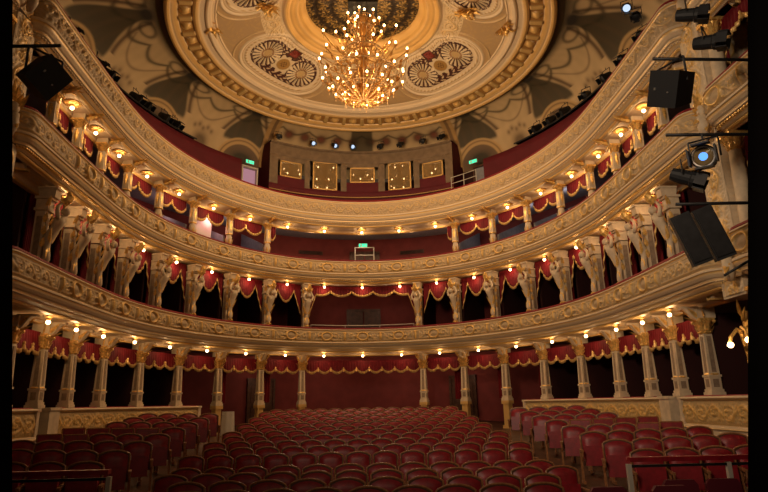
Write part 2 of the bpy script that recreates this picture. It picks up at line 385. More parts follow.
def herm_column():
    r = empty('herm_column')
    m = MB(); m.box((0, .1, .02), (.34, .36, .1)); m.box((0, .12, .72), (.25, .22, 1.32)); m.box((0, .1, 1.42), (.34, .32, .06)); m.box((0, .1, 1.56), (.28, .28, .24)); m.box((0, .08, 1.7), (.38, .36, .06)); m.build('pier', M['cream'], r)
    m = MB()
    for sx in (-1, 1): m.box((sx*.127, .12, .72), (.012, .13, 1.05))
    m.box((0, .005, .72), (.13, .012, 1.05)); m.build('recessed_panel', M['shaft'], r)
    # herm: tapering term flowing into a leaning torso with raised arms that carry the soffit
    m = MB(); T = np.linspace(0, 1, 13)
    ys = [-.06, -.09, -.09, -.07, -.06, -.08, -.13, -.19, -.24, -.27, -.30, -.34, -.36]
    zs = [.12, .24, .36, .48, .6, .72, .84, .95, 1.06, 1.15, 1.22, 1.27, 1.30]
    rs = [.06, .09, .08, .075, .085, .11, .125, .11, .125, .145, .12, .065, .05]
    m.tube([(0, y, z) for y, z in zip(ys, zs)], rs, 8)
    m.ball((0, -.40, 1.38), (.08, .09, .105), 9, 7)
    m.ball((0, -.46, 1.36), (.015, .02, .02), 5, 4)
    m.ball((0, -.34, 1.39), (.075, .07, .08), 7, 5)
    for sx in (-1, 1):
        m.tube([(sx*.09, -.28, 1.2), (sx*.17, -.31, 1.22), (sx*.20, -.30, 1.35), (sx*.15, -.28, 1.47), (sx*.08, -.32, 1.58)], [.06, .055, .05, .045, .04], 6)
        m.ball((sx*.055, -.33, 1.1), .045, 6, 4)
    m.build('herm_figure', M['cream'], r, smooth=True)
    m = MB()
    for sx in (-1, 1):
        m.leaf((sx*.05, -.15, .62), (sx*.16, -.16, .95), .07, (sx*.4, -.8, 0), .2); m.leaf((sx*.04, -.12, .48), (sx*.1, -.1, .24), .05, (0, -1, 0), .1)
        m.tube([(sx*.06+sx*.045*math.cos(a), -.12, .1+.05*math.sin(a)) for a in np.linspace(0, 5.2, 9)], .022, 5)
        m.leaf((sx*.03, -.36, 1.56), (sx*.20, -.30, 1.74), .07, (0, -1, -.3), .1); m.leaf((sx*.1, .0, 1.45), (sx*.2, -.1, 1.72), .07, (sx*.5, -.8, 0), .15)
        for q in (.5, .8, 1.1): m.leaf((sx*.127, .0, q), (sx*.15, -.05, q+.22), .05, (sx, -.5, 0), .1)
    m.leaf((0, -.14, .5), (0, -.12, .2), .06, (0, -1, 0), .1); m.tube([(0, -.14-.045*math.cos(a), .1+.05*math.sin(a)) for a in np.linspace(0, 5.2, 9)], .03, 5)
    m.tube([(0, -.32, 1.6), (0, -.42, 1.68), (0, -.46, 1.76), (0, -.42, 1.86)], [.10, .10, .085, .06], 8)
    m.build('gilt_foliage', M['gold'], r)
    m = MB(); m.box((0, .02, 1.82), (.24, .36, .2), taper=1.15); m.box((0, .0, 1.94), (.32, .46, .05)); m.build('impost_block', M['cream'], r)
    return r
def gallery_column():
    r = empty('gallery_column')
    m = MB(); m.box((0, 0, .02), (.30, .30, .1)); m.lathe([(.12, .07), (.15, .1), (.15, .14), (.10, .18), (.12, .26), (.135, .42), (.12, .58), (.10, .66), (.10, .72)], n=10); m.build('baluster_shaft', M['cream'], r, smooth=True)
    m = MB(); m.box((0, 0, 1.05), (.21, .21, .66), taper=.92); m.build('upper_shaft', M['cream'], r)
    m = MB(); m.lathe([(.12, .68), (.15, .7), (.15, .73), (.12, .75)], n=10)
    for k in range(6):
        a = k*PI/3; m.leaf((math.cos(a)*.11, math.sin(a)*.11, .2), (math.cos(a)*.15, math.sin(a)*.15, .5), .045, (math.cos(a), math.sin(a), 0), .1)
    for q in range(4):
        a = q*PI/2; m.leaf((math.sin(a)*.108, -math.cos(a)*.108, 1.32), (math.sin(a)*.11, -math.cos(a)*.11, .85), .06, (math.sin(a), -math.cos(a), 0), .05)
    m.build('gilt_leaves', M['gold'], r)
    m = MB(); capital(m, 1.36, .26, .24); m.box((0, 0, 1.63), (.34, .34, .06)); m.build('capital', M['gold'], r)
    m = MB(); m.box((0, -.02, 1.74), (.28, .34, .2)); m.build('impost_block', M['cream'], r)
    # gilt winged bracket under the soffit
    m = MB()
    for sx in (-1, 1):
        m.leaf((0, -.25, 1.78), (sx*.24, -.42, 1.80), .08, (0, -.1, -1), .15); m.leaf((0, -.35, 1.78), (sx*.18, -.62, 1.84), .06, (0, -.1, -1), .1)
    m.tube([(0, -.12, 1.7), (0, -.3, 1.74), (0, -.5, 1.80), (0, -.62, 1.86)], [.07, .07, .055, .03], 6)
    m.build('soffit_bracket', M['gold'], r)
    return r
def kids(o): return [c for c in ALLKIDS.get(o.name, [])]
ALLKIDS = {}
def register(root):
    ALLKIDS[root.name] = [o for o in COL.objects if o.parent == root]
    for c in ALLKIDS[root.name]: ALLKIDS[c.name] = [o for o in COL.objects if o.parent == c]
    return root
def dup(root):
    r = root.copy(); COL.objects.link(r)
    for ch in kids(root):
        c = ch.copy(); COL.objects.link(c); c.parent = r
        for g in kids(ch):
            d = g.copy(); COL.objects.link(d); d.parent = c
    return r
used = set()
def inst(proto):
    if proto.name not in used: used.add(proto.name); return proto
    return dup(proto)
def nth(s, arr):
    """'third to the left of the middle' for a station"""
    side = [a for a in sorted(arr, key=abs) if a*s > 0]; k = int(np.argmin([abs(a-s) for a in side]))
    return ORD[k], which(s)
colF, colL, colB, colH, colG = None, None, None, None, None
gc = register(ground_column(False)); gcl = register(ground_column(True)); hc = register(herm_column()); gal = register(gallery_column())
for s in STATIONS:
    k, w = nth(s, STATIONS)
    o = place(inst(gcl if abs(s) < 6 else gc), RING, s*1.0, .85, .02 if abs(s) > 6 else .0)
    tag(o, 'panelled cream ground tier column, %s to the %s of the central entrance' % (k, w), 'column', 'columns carrying the first tier', 'thing')
    o = place(inst(hc), RING, s, .42, 3.1); tag(o, 'cream pier with gilded herm on the first tier, %s to the %s of centre' % (k, w), 'column', 'herm piers of the first tier', 'thing')
    if abs(s) < 3: continue
    k, w = nth(s, [q for q in STATIONS if abs(q) > 3])
    o = place(inst(gal), RING, s, .66, 6.1); o.scale = (1, 1, .9); tag(o, 'ornate baluster column on the second tier, %s to the %s of centre' % (k, w), 'column', 'baluster columns of the second tier', 'thing')

# ------------------------------------------------------------------ hanging swags (valances)
def valance(name, sa, sb, off, ztop, swags, drop, label, path=RING, tails=0., mid=.06, mat='drape', dip=.6, peak=.55):
    """pleated cloth from sa to sb with scalloped foot; tails reach down beside the columns"""
    root = empty(name, label=label, cat='valance', group=None)
    S = np.linspace(sa, sb, max(24, int((sb-sa)/.03))); t = (S-sa)/(sb-sa)
    ph = (t*swags) % 1; foot = drop*(peak+(1-peak)*np.sin(ph*PI)**dip)
    if tails and swags == 1: foot = drop*(.16+.84*np.clip(np.sin(np.clip((t-.2)/.6, 0, 1)*PI), 0, 1)**.8)
    if tails:
        e = np.minimum(t, 1-t)*(sb-sa); foot = np.maximum(foot, tails*np.clip(1-e/.36, 0, 1)**.9)
    V = np.linspace(0, 1, 9); SS, VV = np.meshgrid(S, V, indexing='ij')
    F = foot[:, None]*VV; fold = .025*np.sin(SS*2*PI/.105)*VV**.6+.05*np.sin(ph*PI)[:, None]*VV
    x, y, _, _ = path.at(SS, off-fold)
    P = np.stack([x, y, ztop-F], -1)
    # give the cloth two skins
    x2, y2, _, _ = path.at(SS, off-fold+.02)
    P2 = np.stack([x2, y2, ztop-F], -1)
    grid('cloth', np.concatenate([P, P2[:, ::-1]], 1), M[mat], root)
    Pf = P[:, -1]; x3, y3, _, _ = path.at(S, off-fold[:, -1]-.012); hgt = .075
    F1 = np.stack([x3, y3, Pf[:, 2]+.03], -1); F2 = np.stack([x3, y3, Pf[:, 2]-hgt], -1)
    x4, y4, _, _ = path.at(S, off-fold[:, -1]+.012)
    F3 = np.stack([x4, y4, Pf[:, 2]-hgt], -1); F4 = np.stack([x4, y4, Pf[:, 2]+.03], -1)
    grid('fringe', np.stack([F1, F2, F3, F4], 1), M['lining'], root, smooth=False)
    if mid:
        for k in range(1, swags):
            q = sa+(sb-sa)*k/swags; x, y, _, _ = path.at(q, off-.05); z = ztop-drop*peak; m = MB()
            m.lathe([(.012, .02), (.03, -.02), (.022, -.06), (.035, -.09), (.04, -.17), (.0, -.175)], (x, y, z), 6); m.build('tassel', M['lining'], root)
    return root
bays = list(zip(STATIONS[:-1], STATIONS[1:]))
g = .13
for a, b in bays:
    mid = (a+b)/2; centre = abs(mid) < .5
    if not centre:
        k, w = nth(mid, [(p+q)/2 for p, q in bays if abs((p+q)/2) > .5])
        pos = 'over the %s box %s of centre' % (k, w)
    else: pos = 'across the wide central opening'
    valance('valance', a+g, b-g, .86, 1.82, 9 if centre else 3, .52, 'short red fringed ground tier valance, '+pos, dip=.7, peak=.6)
    valance('valance', a+g+.05, b-g-.05, .62, 5.06, 5 if centre else 1, .42 if centre else .78, 'red first tier valance with tails, '+pos, tails=1.25, peak=.45 if centre else .12, dip=.6 if centre else .75, mid=.0)
    if abs(mid) > 3.5: valance('valance', a+g, b-g, .9, 7.68, 2, .60, 'double swag second tier valance, '+pos, peak=.45)
for sg in (1, -1):
    a, b = (3.98-.45, 3.98-g) if sg > 0 else (-3.98+g, -3.98+.45)
    valance('curtain_end', a, b, .9, 7.68, 1, .7, 'narrow gathered red curtain end beside the central gallery opening, %s side' % SPACE[sg], peak=.5)
# dark side curtains in the ground and first tier openings
def side_curtain(s, sgn, z0, z1, lab, off=1.15, w=.42):
    S = np.linspace(0, 1, 22); Z = np.linspace(0, 1, 8); SS, ZZ = np.meshgrid(S, Z, indexing='ij')
    x, y, _, _ = RING.at(s+sgn*(.12+SS*w), off+.03*np.sin(SS*26)); x2, y2, _, _ = RING.at(s+sgn*(.12+SS*w), off+.02+.03*np.sin(SS*26))
    zz = z0+(z1-z0)*ZZ; P = np.stack([x, y, zz], -1); P2 = np.stack([x2, y2, zz], -1)
    o = grid('box_curtain', np.concatenate([P, P2[:, ::-1]], 1), M['drape_dark']); return tag(o, lab, 'curtain', 'curtains beside the boxes')
for s in STATIONS:
    if abs(s) < 3: continue
    k, w = nth(s, STATIONS); sg = -1 if s > 0 else 1
    side_curtain(s, sg, .1, 1.85, 'dark red ground tier curtain by the %s column %s of centre' % (k, w))
    side_curtain(s, sg, 3.0, 5.0, 'dark red first tier curtain by the %s pier %s of centre' % (k, w), off=.95, w=.3)

# ------------------------------------------------------------------ lamps under the soffits
def lamp_proto(name, rosette):
    r = empty(name)
    m = MB()
    if rosette:
        m.lathe([(.20, .0), (.215, -.03), (.18, -.045), (.15, -.03), (.09, -.04), (.03, -.05)], n=16)
        for k in range(8):
            a = k*PI/4; m.leaf((math.cos(a)*.06, math.sin(a)*.06, -.045), (math.cos(a)*.19, math.sin(a)*.19, -.04), .045, (0, 0, -1), .1)
    else:
        m.lathe([(.10, 0), (.11, -.03), (.06, -.05), (.045, -.09)], n=12)
    m.build('rosette', M['gold'], r)
    m = MB(); m.lathe([(.03, -.04), (.03, -.11)], n=8); m.build('socket', M['gold'], r)
    m = MB(); m.ball((0, 0, -.15), .052, 10, 7); m.build('bulb', M['bulb'], r, smooth=True)
    return register(r)
lr = lamp_proto('rosette_lamp', True); ls = lamp_proto('soffit_lamp', False)
LIGHTC = (1., .64, .32)
def point(loc, power, r=.05, name='lamp_light', col=LIGHTC):
    l = bpy.data.lights.new(name, 'POINT'); l.energy = power; l.color = col; l.shadow_soft_size = r
    o = bpy.data.objects.new(name, l); o.location = loc; link(o); return o
mids = [(a+b)/2 for a, b in bays if abs((a+b)/2) > .5]+[-1.57, 0., 1.57]
mids.sort()
PW = {3: 6., 2: 5.5, 1: 6.}
for t in (1, 2, 3):
    for s in mids:
        k, w = (nth(s, [q for q in mids if abs(q) > .1]) if abs(s) > .1 else ('', 'middle'))
        lo_ = .56 if t == 3 else .44
        o = place(inst(lr if t == 3 else ls), RING, s, lo_, ZR[t]-.97*KZ[t])
        pos = 'on the centre line' if w == 'middle' else '%s %s of centre' % (k, w)
        tag(o, 'lit bulb %s under the %s, %s' % ('in gilt rosette' if t == 3 else 'on gilt cup', TN[t], pos), 'lamp', 'bulbs under the %s' % TN[t])
        x, y, _, _ = RING.at(s, lo_-.06); point((x, y, ZR[t]-.97*KZ[t]-.26), PW[t])

# ------------------------------------------------------------------ ground tier ledges
LEDGE = [(-.75, .0), (-.62, .01), (-.6, -.03), (-.64, -.06), (-.70, -.09)]
def ledge(sa, sb, path, name, label, u0=0.):
    r = empty(name, label=label, cat='box front')
    sh = lambda L: [(u+u0, z) for u, z in L]
    sweep('velvet_top', path, sh([(-1.1, .0), (-.95, .035), (-.78, .035), (-.74, .0)]), M['rail'], r, sa, sb)
    sweep('ledge_moulding', path, sh(LEDGE), M['paint'], r, sa, sb, mask=[0, .1, 0, .5, 0])
    sweep('relief_panel', path, sh([(-.70, -.09), (-.68, -.12), (-.68, -.56), (-.70, -.6)]), M['paint'], r, sa, sb, ds=.022, relief=f_dense, amp=.06, vs=20, base=(.50, .35, .16))
    sweep('base_moulding', path, sh([(-.70, -.6), (-.6, -.62), (-.58, -.68), (-.62, -.7), (-.62, -.95), (-.56, -.98), (-.56, -1.9)]), M['paint'], r, sa, sb, mask=[.3, 0, .6, 0, 0, 0, 0])
    sweep('back_panel', path, sh([(-1.1, .0), (-1.1, -1.2)]), M['drape_dark'], r, sa, sb)
    # end caps
    for s in (sa, sb):
        x, y, nx, ny = path.at(s, .87-u0); m = MB(); m.box((x, y, -.5), (.12, .48, 1.0), rz=math.atan2(ny, nx)-PI/2); m.box((x, y, -.02), (.16, .52, .07), rz=math.atan2(ny, nx)-PI/2); m.build('end_pier', M['cream'], r)
    return r
for sg in (1, -1):
    a, b = sorted((6.6*sg, 13.35*sg)); ledge(a, b, RING, 'box_parapet', 'long gilded relief parapet in front of the %s ground tier boxes' % SPACE[sg])
    x, y, nx, ny = RING.at(13.6*sg, .8)
    m = MB(); m.box((x, y, -.55), (.5, .5, 1.1), rz=math.atan2(ny, nx)-PI/2); m.box((x, y, .0), (.56, .56, .07), rz=math.atan2(ny, nx)-PI/2); m.box((x, y, -1.0), (.58, .58, .5), rz=math.atan2(ny, nx)-PI/2)
    tag(m.build('parapet_pier', M['cream']), 'plain cream pier closing the long parapet on the %s side' % SPACE[sg], 'pier')
    a, b = sorted((14.5*sg, 18.6*sg)); ledge(a, b, RING, 'stage_box_parapet', 'curved gilded relief parapet nearest the stage, %s side' % SPACE[sg], u0=.15)

# ------------------------------------------------------------------ doors, vents, rails, exit signs on the back walls
def wbox(name, s, off, z, size, mat, parent=None, **k):
    x, y, nx, ny = RING.at(s, off); m = MB(); m.box((0, 0, 0), size); o = m.build(name, mat, parent)
    o.location = (x, y, z); o.rotation_euler = (0, 0, math.atan2(ny, nx)-PI/2); return tag(o, **k) if k else o
def door(name, s, z0, w, h, off, kind='structure'):
    r = empty(name, kind='structure'); place(r, RING, s, off, z0)
    m = MB()
    for sx in (-1, 1): m.box((sx*w/2, 0, h/2), (.1, .1, h))
    m.box((0, 0, h), (w+.1, .1, .12)); m.build('door_frame', M['darkwood'], r)
    for sx in (-1, 1):
        m = MB(); m.box((sx*w/4, .01, h/2), (w/2-.06, .05, h-.06))
        for zz in (.28, .70): m.box((sx*w/4, -.03, h*zz), (w/2-.26, .03, h*.32))
        d = m.build('door_leaf', M['darkwood'], r); k = MB(); k.ball((sx*.07, -.06, h*.48), .035, 6, 4); k.build('door_handle', M['gold'], d)
    return r
door('door_1', 0.05, 2.25, 1.55, 2.1, 3.0); door('door_2', 0.1, 5.25, 1.4, 2.0, 3.0)
door('door_3', -3.1, -1.0, 1.2, 2.1, 3.2); door('door_4', 3.1, -1.0, 1.2, 2.1, 3.2)
for s in (-1.65, 1.65):
    r = empty('wall_vent', label='long dark slatted vent on the gallery back wall, %s of the door' % which(s), cat='vent'); place(r, RING, s, 3.04, 7.2)
    m = MB(); m.box((0, 0, 0), (1.2, .05, .17)); m.build('vent_frame', M['darkwood'], r)
    m = MB()
    for k in range(5): m.box((0, -.035, -.06+.03*k), (1.1, .02, .012))
    m.build('slat', M['vent'], r)
def exit_sign(x, y, z, rz, label):
    r = empty('exit_sign', (x, y, z), rz, label=label, cat='sign')
    m = MB(); m.box((0, 0, 0), (.42, .06, .17)); m.build('sign_case', M['offwhite'], r)
    m = MB(); m.box((0, -.035, 0), (.39, .012, .145)); m.build('lit_face', M['green'], r)
    m = MB(); m.box((-.09, -.045, 0), (.07, .006, .11)); m.box((.06, -.045, 0), (.14, .006, .022)); m.add([(.12, -.048, .04), (.16, -.048, 0), (.12, -.048, -.04)], [(0, 1, 2)]); m.build('pictogram', M['offwhite'], r)
x, y, nx, ny = RING.at(.05, 2.2); exit_sign(x, y, 7.42, math.atan2(ny, nx)-PI/2, 'green lit exit sign above the central gallery door')
r = empty('door_railing', label='brass guard rail before the central gallery door', cat='railing'); place(r, RING, .1, 1.9, 5.25)
m = MB()
for sx in (-.45, .45): m.tube([(sx, 0, 0), (sx, 0, 2.0)], .024, 6)
m.build('post', M['offwhite'], r); m = MB()
for z in (1.2, 1.6, 1.98): m.tube([(-.47, 0, z), (.47, 0, z)], .02, 6)
m.build('bar', M['offwhite'], r)
r = empty('balcony_handrail', label='thin pale handrail along the central first tier opening', cat='railing')
S = np.linspace(-2.1, 2.1, 24); x, y, _, _ = RING.at(S, .5); m = MB(); m.tube(np.stack([x, y, x*0+3.30], -1), .018, 6); m.build('bar', M['offwhite'], r)
m = MB()
for s in (-2.1, -.7, .7, 2.1): x, y, _, _ = RING.at(s, .5); m.tube([(x, y, 2.3), (x, y, 3.30)], .012, 5)
m.build('post', M['offwhite'], r)
# panelled blocks seen on the central walls
for s, z, wd, hh, t in ((-2.0, 3.0, .9, 1.4, 1), (1.9, 3.0, .9, 1.4, 1)):
    pass

# gallery seats behind the second tier rail
def gallery_seat():
    r = empty('gallery_chair'); m = MB(); V = []
    m.box((0, 0, .55), (.46, .09, .62)); m.lathe([(.23, 0), (.2, .08), (.1, .12)], (0, 0, .84), 10, 1., .2); m.build('backrest', M['velvet'], r)
    m = MB(); m.box((0, -.2, .4), (.46, .42, .1)); m.build('seat', M['velvet'], r)
    m = MB(); m.box((0, -.05, .18), (.3, .2, .36)); m.build('pedestal', M['darkwood'], r); return register(r)
gs = gallery_seat()
for i, s in enumerate(np.linspace(-3.3, 3.3, 12)):
    o = place(inst(gs), RING, s, .95, 5.33); w = 'left' if i < 6 else 'right'; k = ORD[5-i if i < 6 else i-6]
    tag(o, 'dark red gallery seat behind the second tier rail, %s to the %s of centre' % (k, w), 'seat', 'gallery seats behind the middle balcony')

# the pink lit box on the second tier, a pale panel for its lit fabric
x, y, nx, ny = RING.at(-6.5, 1.35)
m = MB(); m.box((0, 0, 0), (1.05, .04, 1.5)); m.box((0, -.03, -.5), (1.0, .03, .05)); o = m.build('pale_panel', M['offwhite']); o.location = (x, y, 6.85); o.rotation_euler = (0, .0, math.atan2(ny, nx)-PI/2)
tag(o, 'pale panel standing in the brightly lit second tier box on the left', 'panel')
xl, yl, _, _ = RING.at(-6.2, 1.12); point((xl, yl, 7.35), 34, .3, col=(1., .50, .46))
xl, yl, _, _ = RING.at(-7.8, 1.9); point((xl, yl, 7.3), 8, .12, col=(1., .55, .5))

# ------------------------------------------------------------------ top gallery: maroon walls, booth, cove
OFFM = 1.6
def maroon(name, sa, sb, z1):
    return tag(sweep(name, RING, [(-OFFM, 8.2), (-OFFM, z1), (-OFFM-.12, z1), (-OFFM-.12, 8.2)], M['maroon'], None, sa, sb, ds=.15), kind='structure')
maroon('wall_gallery_left', -16.5, -4.75, 10.7); maroon('wall_gallery_right', 4.95, 16.5, 10.65)
ringwall('wall_gallery_back', 2.9, 8.0, 10.95, M['dark'], -17, 17)
for sg, a, b in ((-1, -16.4, -6.8), (1, 6.4, 16.4)):
    o = sweep('ledge_cap', RING, [(-OFFM+.05, 10.73), (-OFFM+.05, 10.8), (-OFFM-.6, 10.8), (-OFFM-.6, 10.73)], M['metal'], None, a, b, ds=.15); tag(o, 'black equipment shelf along the top of the %s maroon gallery wall' % SPACE[sg], 'shelf')
# exit doorways of the top gallery
x, y, nx, ny = RING.at(-4.2, 2.1); r = empty('door_5', (x, y, 9.1), math.atan2(ny, nx)-PI/2, kind='structure')
m = MB(); m.box((0, .12, .75), (.72, .03, 1.5)); m.build('door_panel', M['pinkglow'], r)  # emissive panel imitates the pink light in the doorway
m = MB()
for sx in (-.38, .38): m.box((sx, 0, .75), (.07, .16, 1.6))
m.box((0, 0, 1.55), (.83, .16, .08)); m.build('door_frame', M['offwhite'], r)
x, y, nx, ny = RING.at(4.55, 2.1); r = empty('door_6', (x, y, 9.1), math.atan2(ny, nx)-PI/2, kind='structure')
m = MB(); m.box((0, .1, .75), (.5, .05, 1.5)); m.build('door_panel', M['partition'], r); m = MB()
for sx in (-.3, .3): m.box((sx, 0, .75), (.07, .12, 1.5))
m.box((0, 0, 1.5), (.67, .12, .08)); m.build('door_frame', M['darkwood'], r)
x, y, nx, ny = RING.at(-4.35, 1.75); exit_sign(x, y, 10.75, math.atan2(ny, nx)-PI/2, 'small green exit sign over the pink lit top gallery doorway')
x, y, nx, ny = RING.at(4.45, 1.75); exit_sign(x, y, 10.75, math.atan2(ny, nx)-PI/2, 'small green exit sign over the right top gallery doorway')
r = empty('gallery_guard_rail', label='pale guard rail by the right top gallery doorway', cat='railing')
m = MB()
for z in (10.0, 9.7):
    S = np.linspace(3.7, 4.8, 8); x, y, _, _ = RING.at(S, 1.2); m.tube(np.stack([x, y, x*0+z+(S-3.7)*.06], -1), .018, 5)
m.build('bar', M['offwhite'], r); m = MB()
for s in (3.7, 4.25, 4.8): x, y, _, _ = RING.at(s, 1.2); m.tube([(x, y, 8.1), (x, y, 10.02+(s-3.7)*.06)], .02, 5)
m.build('post', M['offwhite'], r)
# control booth
BO = 1.6
r = empty('control_booth', label='maroon control booth with five windows above the top tier', cat='booth')
sweep('booth_front', RING, [(-BO, 8.3), (-BO, 9.9), (-BO+.02, 9.92), (-BO+.02, 9.96), (-BO, 9.98), (-BO, 10.0)], M['maroon'], r, -3.6, 3.65, ds=.12)
sweep('booth_sill', RING, [(-BO+.10, 9.62), (-BO+.12, 9.65), (-BO, 9.7)], M['lining'], r, -3.62, 3.67, ds=.12)
sweep('booth_frieze', RING, [(-BO, 11.42), (-BO+.03, 11.46), (-BO+.03, 11.95), (-BO+.12, 12.0), (-BO+.12, 12.06), (-BO-1.6, 12.1)], M['booth'], r, -3.6, 3.65, ds=.12)
for s in (-3.55, 3.6):
    x, y, nx, ny = RING.at(s, BO+.6); m = MB(); m.box((x, y, 10.4), (.1, 1.2, 3.3), rz=math.atan2(ny, nx)-PI/2); m.build('end_wall', M['maroon'], r)
WIN = [(-2.72, 10.40, 11.2, 1.08), (-1.38, 10.0, 11.45, 1.2), (.05, 10.45, 11.25, 1.22), (1.48, 10.0, 11.45, 1.14), (2.80, 10.40, 11.2, 1.06)]
edges = [-3.6]+[v for w in WIN for v in (w[0]-w[3]/2, w[0]+w[3]/2)]+[3.65]
for i in range(0, len(edges), 2):
    sweep('window_pier', RING, [(-BO, 9.95), (-BO+.03, 10.0), (-BO+.03, 11.42), (-BO, 11.46)], M['booth'], r, edges[i], edges[i+1], ds=.1)
for s_, z0_, z1_, w_ in WIN:      # infill above and below the smaller windows
    for a_, b_, mt_ in ((z1_, 11.46, 'booth'), (9.98, z0_, 'maroon')):
        if b_-a_ > .02: sweep('window_infill', RING, [(-BO, a_), (-BO+.01, (a_+b_)/2), (-BO, b_)], M[mt_], r, s_-w_/2, s_+w_/2, ds=.1)
cam_p = Vector((0, 0, 0)); ch_p = Vector((RC[0], RC[1], 12.0))
for i, (s, z0, z1, w) in enumerate(WIN):
    x, y, nx, ny = RING.at(s, BO+.05); c = Vector((x, y, (z0+z1)/2)); hh = z1-z0
    wr = MB(); f_ = .06; rz = math.atan2(ny, nx)-PI/2
    fr = MB()
    for sx in (-1, 1): fr.box((sx*(w/2-f_/2), 0, 0), (f_, .1, hh))
    for sz in (-1, 1): fr.box((0, 0, sz*(hh/2-f_/2)), (w, .1, f_))
    fo = fr.build('window_frame', M['lining'], r); fo.location = c; fo.rotation_euler = (0, 0, rz)
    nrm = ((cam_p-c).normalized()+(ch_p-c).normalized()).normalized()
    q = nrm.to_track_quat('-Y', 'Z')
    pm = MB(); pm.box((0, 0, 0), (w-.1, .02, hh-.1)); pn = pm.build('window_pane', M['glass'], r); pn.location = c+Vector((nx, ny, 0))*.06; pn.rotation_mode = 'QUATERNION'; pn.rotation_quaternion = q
    bm_ = MB(); bm_.box((0, 0, 0), (w, .05, hh+.1)); bo = bm_.build('blackout', M['dark'], r); bo.location = (x+nx*.35, y+ny*.35, c.z); bo.rotation_euler = (0, 0, rz)

# cove: painted vault between gallery wall and round ceiling
RR = 6.93; ZC = 13.0
def cove():
    NS, NT = 1300, 90; S = np.linspace(-17.2, 17.2, NS); T = np.linspace(0, 1, NT)
    ox, oy, _, _ = RING.at(S, 2.55); th = np.arctan2(ox-RC[0], oy-RC[1]); ix, iy = RC[0]+(RR-.1)*np.sin(th), RC[1]+(RR-.1)*np.cos(th)
    SS, TT = np.meshgrid(S, T, indexing='ij'); TH = np.broadcast_to(th[:, None], SS.shape)
    k = 1-np.cos(TT*PI/2); X = ox[:, None]*(1-k)+ix[:, None]*k; Y = oy[:, None]*(1-k)+iy[:, None]*k
    z0 = np.where(np.abs(S) < 3.7, 11.0, 10.7)[:, None]; Z = z0+(ZC-z0+.05)*np.sin(TT*PI/2)
    A = np.degrees(TH); base = np.array((.56, .41, .22)); dark = np.array((.04, .033, .018)); mid = np.array((.24, .165, .08)); gold = np.array((.42, .27, .10))
    C = np.ones(SS.shape+(4,)); C[..., :3] = base; C[..., 3] = 0
    def mix(mask, col): C[..., :3] = C[..., :3]*(1-mask[..., None])+np.array(col)*mask[..., None]
    ss = lambda a, b, x: np.clip((x-a)/(b-a), 0, 1)**2*(3-2*np.clip((x-a)/(b-a), 0, 1))
    mot = .5+.5*np.sin(A*1.3+4*np.sin(TT*7))*np.sin(TT*11+A*.7); mix(mot*.18, mid)
    mix(ss(.80, .9, TT)*.85, dark)                                   # dark painted frieze band by the ring
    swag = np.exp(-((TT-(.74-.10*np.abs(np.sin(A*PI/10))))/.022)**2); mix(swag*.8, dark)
    for c in (-102, -71.5, -41.5, 41.5, 71.5, 102):
        d = np.abs(A-c); R_ = np.abs(c) > 90
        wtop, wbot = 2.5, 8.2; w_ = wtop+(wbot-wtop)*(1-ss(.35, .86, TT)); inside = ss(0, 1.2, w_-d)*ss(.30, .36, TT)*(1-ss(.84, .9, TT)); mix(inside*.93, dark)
        fold = ss(0, 1, w_-d)*(TT > .36)*(TT < .86)*np.clip(np.cos((A-c)*1.6)*.8, 0, 1); mix(fold*.3, (.12, .075, .035))
        # knots and ribbons
        for sg in (-1, 1):
            rib = np.exp(-(((A-c)*sg-(3.5+12*(.84-TT)))/.8)**2)*(TT > .42)*(TT < .86); mix(rib*.9, (.09, .05, .025))
            curl = np.exp(-((np.hypot(((A-c)*sg-6)/3.2, (TT-.8)/.055)-1)/.25)**2); mix(curl*.7, dark)
        knot = np.exp(-(np.hypot((A-c)/3.4, (TT-.84)/.05))**2*1.2); mix(np.clip(knot*1.4, 0, 1), (.03, .025, .02))
        e = np.hypot((A-c)/8.6, TT/.38); mix(ss(1.08, 1.02, e), (.52, .34, .14)); mix(ss(.84, .8, e), (.16, .10, .055)); mix(np.exp(-((e-.95)/.03)**2)*.8, (.15, .09, .04))
        blob = np.exp(-(np.hypot((A-c)/4.5, (TT-.12)/.12))**2*1.6); mix(np.clip(blob*1.6, 0, 1), dark)
    for c in (-117, -87, -56.5, 56.5, 87, 117):                          # bouquets on the wall line and garlands between
        d = A-c; gl = np.exp(-((TT-(.62-.16*np.cos(d*PI/13)))/.014)**2)*(np.abs(d) < 9); mix(gl*.6, (.13, .08, .04))
        vase = np.exp(-(np.hypot(d/3.0, (TT-.17)/.14))**2*1.5); mix(np.clip(vase*1.3, 0, 1)*.85, (.10, .06, .03))
        for k_ in range(5): lf = np.exp(-(np.hypot((d-(k_-2)*1.5)/.8, (TT-.33-.03*(k_ % 2))/.04))**2*1.5); mix(lf*.7, (.11, .065, .03))
    cen = ss(34, 30, np.abs(A))                                            # centre: rows of small round shields over the booth
    for c in np.arange(-27, 28, 6.):
        b = np.exp(-(np.hypot((A-c)/2.2, (TT-.62)/.10))**2*1.3); mix(np.clip(b*1.5, 0, 1)*cen*.9, (.10, .055, .03)); b = np.exp(-(np.hypot((A-c)/1.1, (TT-.62)/.05))**2); mix(b*cen*.8, (.2, .05, .03))
    ban = ss(4.5, 3.5, np.abs(A))*ss(.3, .35, TT); mix(ban*.85, dark)
    # pilaster bands on each side of the booth
    for c in (-33, 33):
        b = ss(2.6, 1.8, np.abs(A-c))*(TT < .86); mix(b*.9, (.42, .25, .09))
        b = ss(.8, .4, np.abs(A-c))*(TT < .86); mix(b*.8, (.14, .08, .04))
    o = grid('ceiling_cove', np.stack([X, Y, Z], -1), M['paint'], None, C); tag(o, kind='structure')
cove()

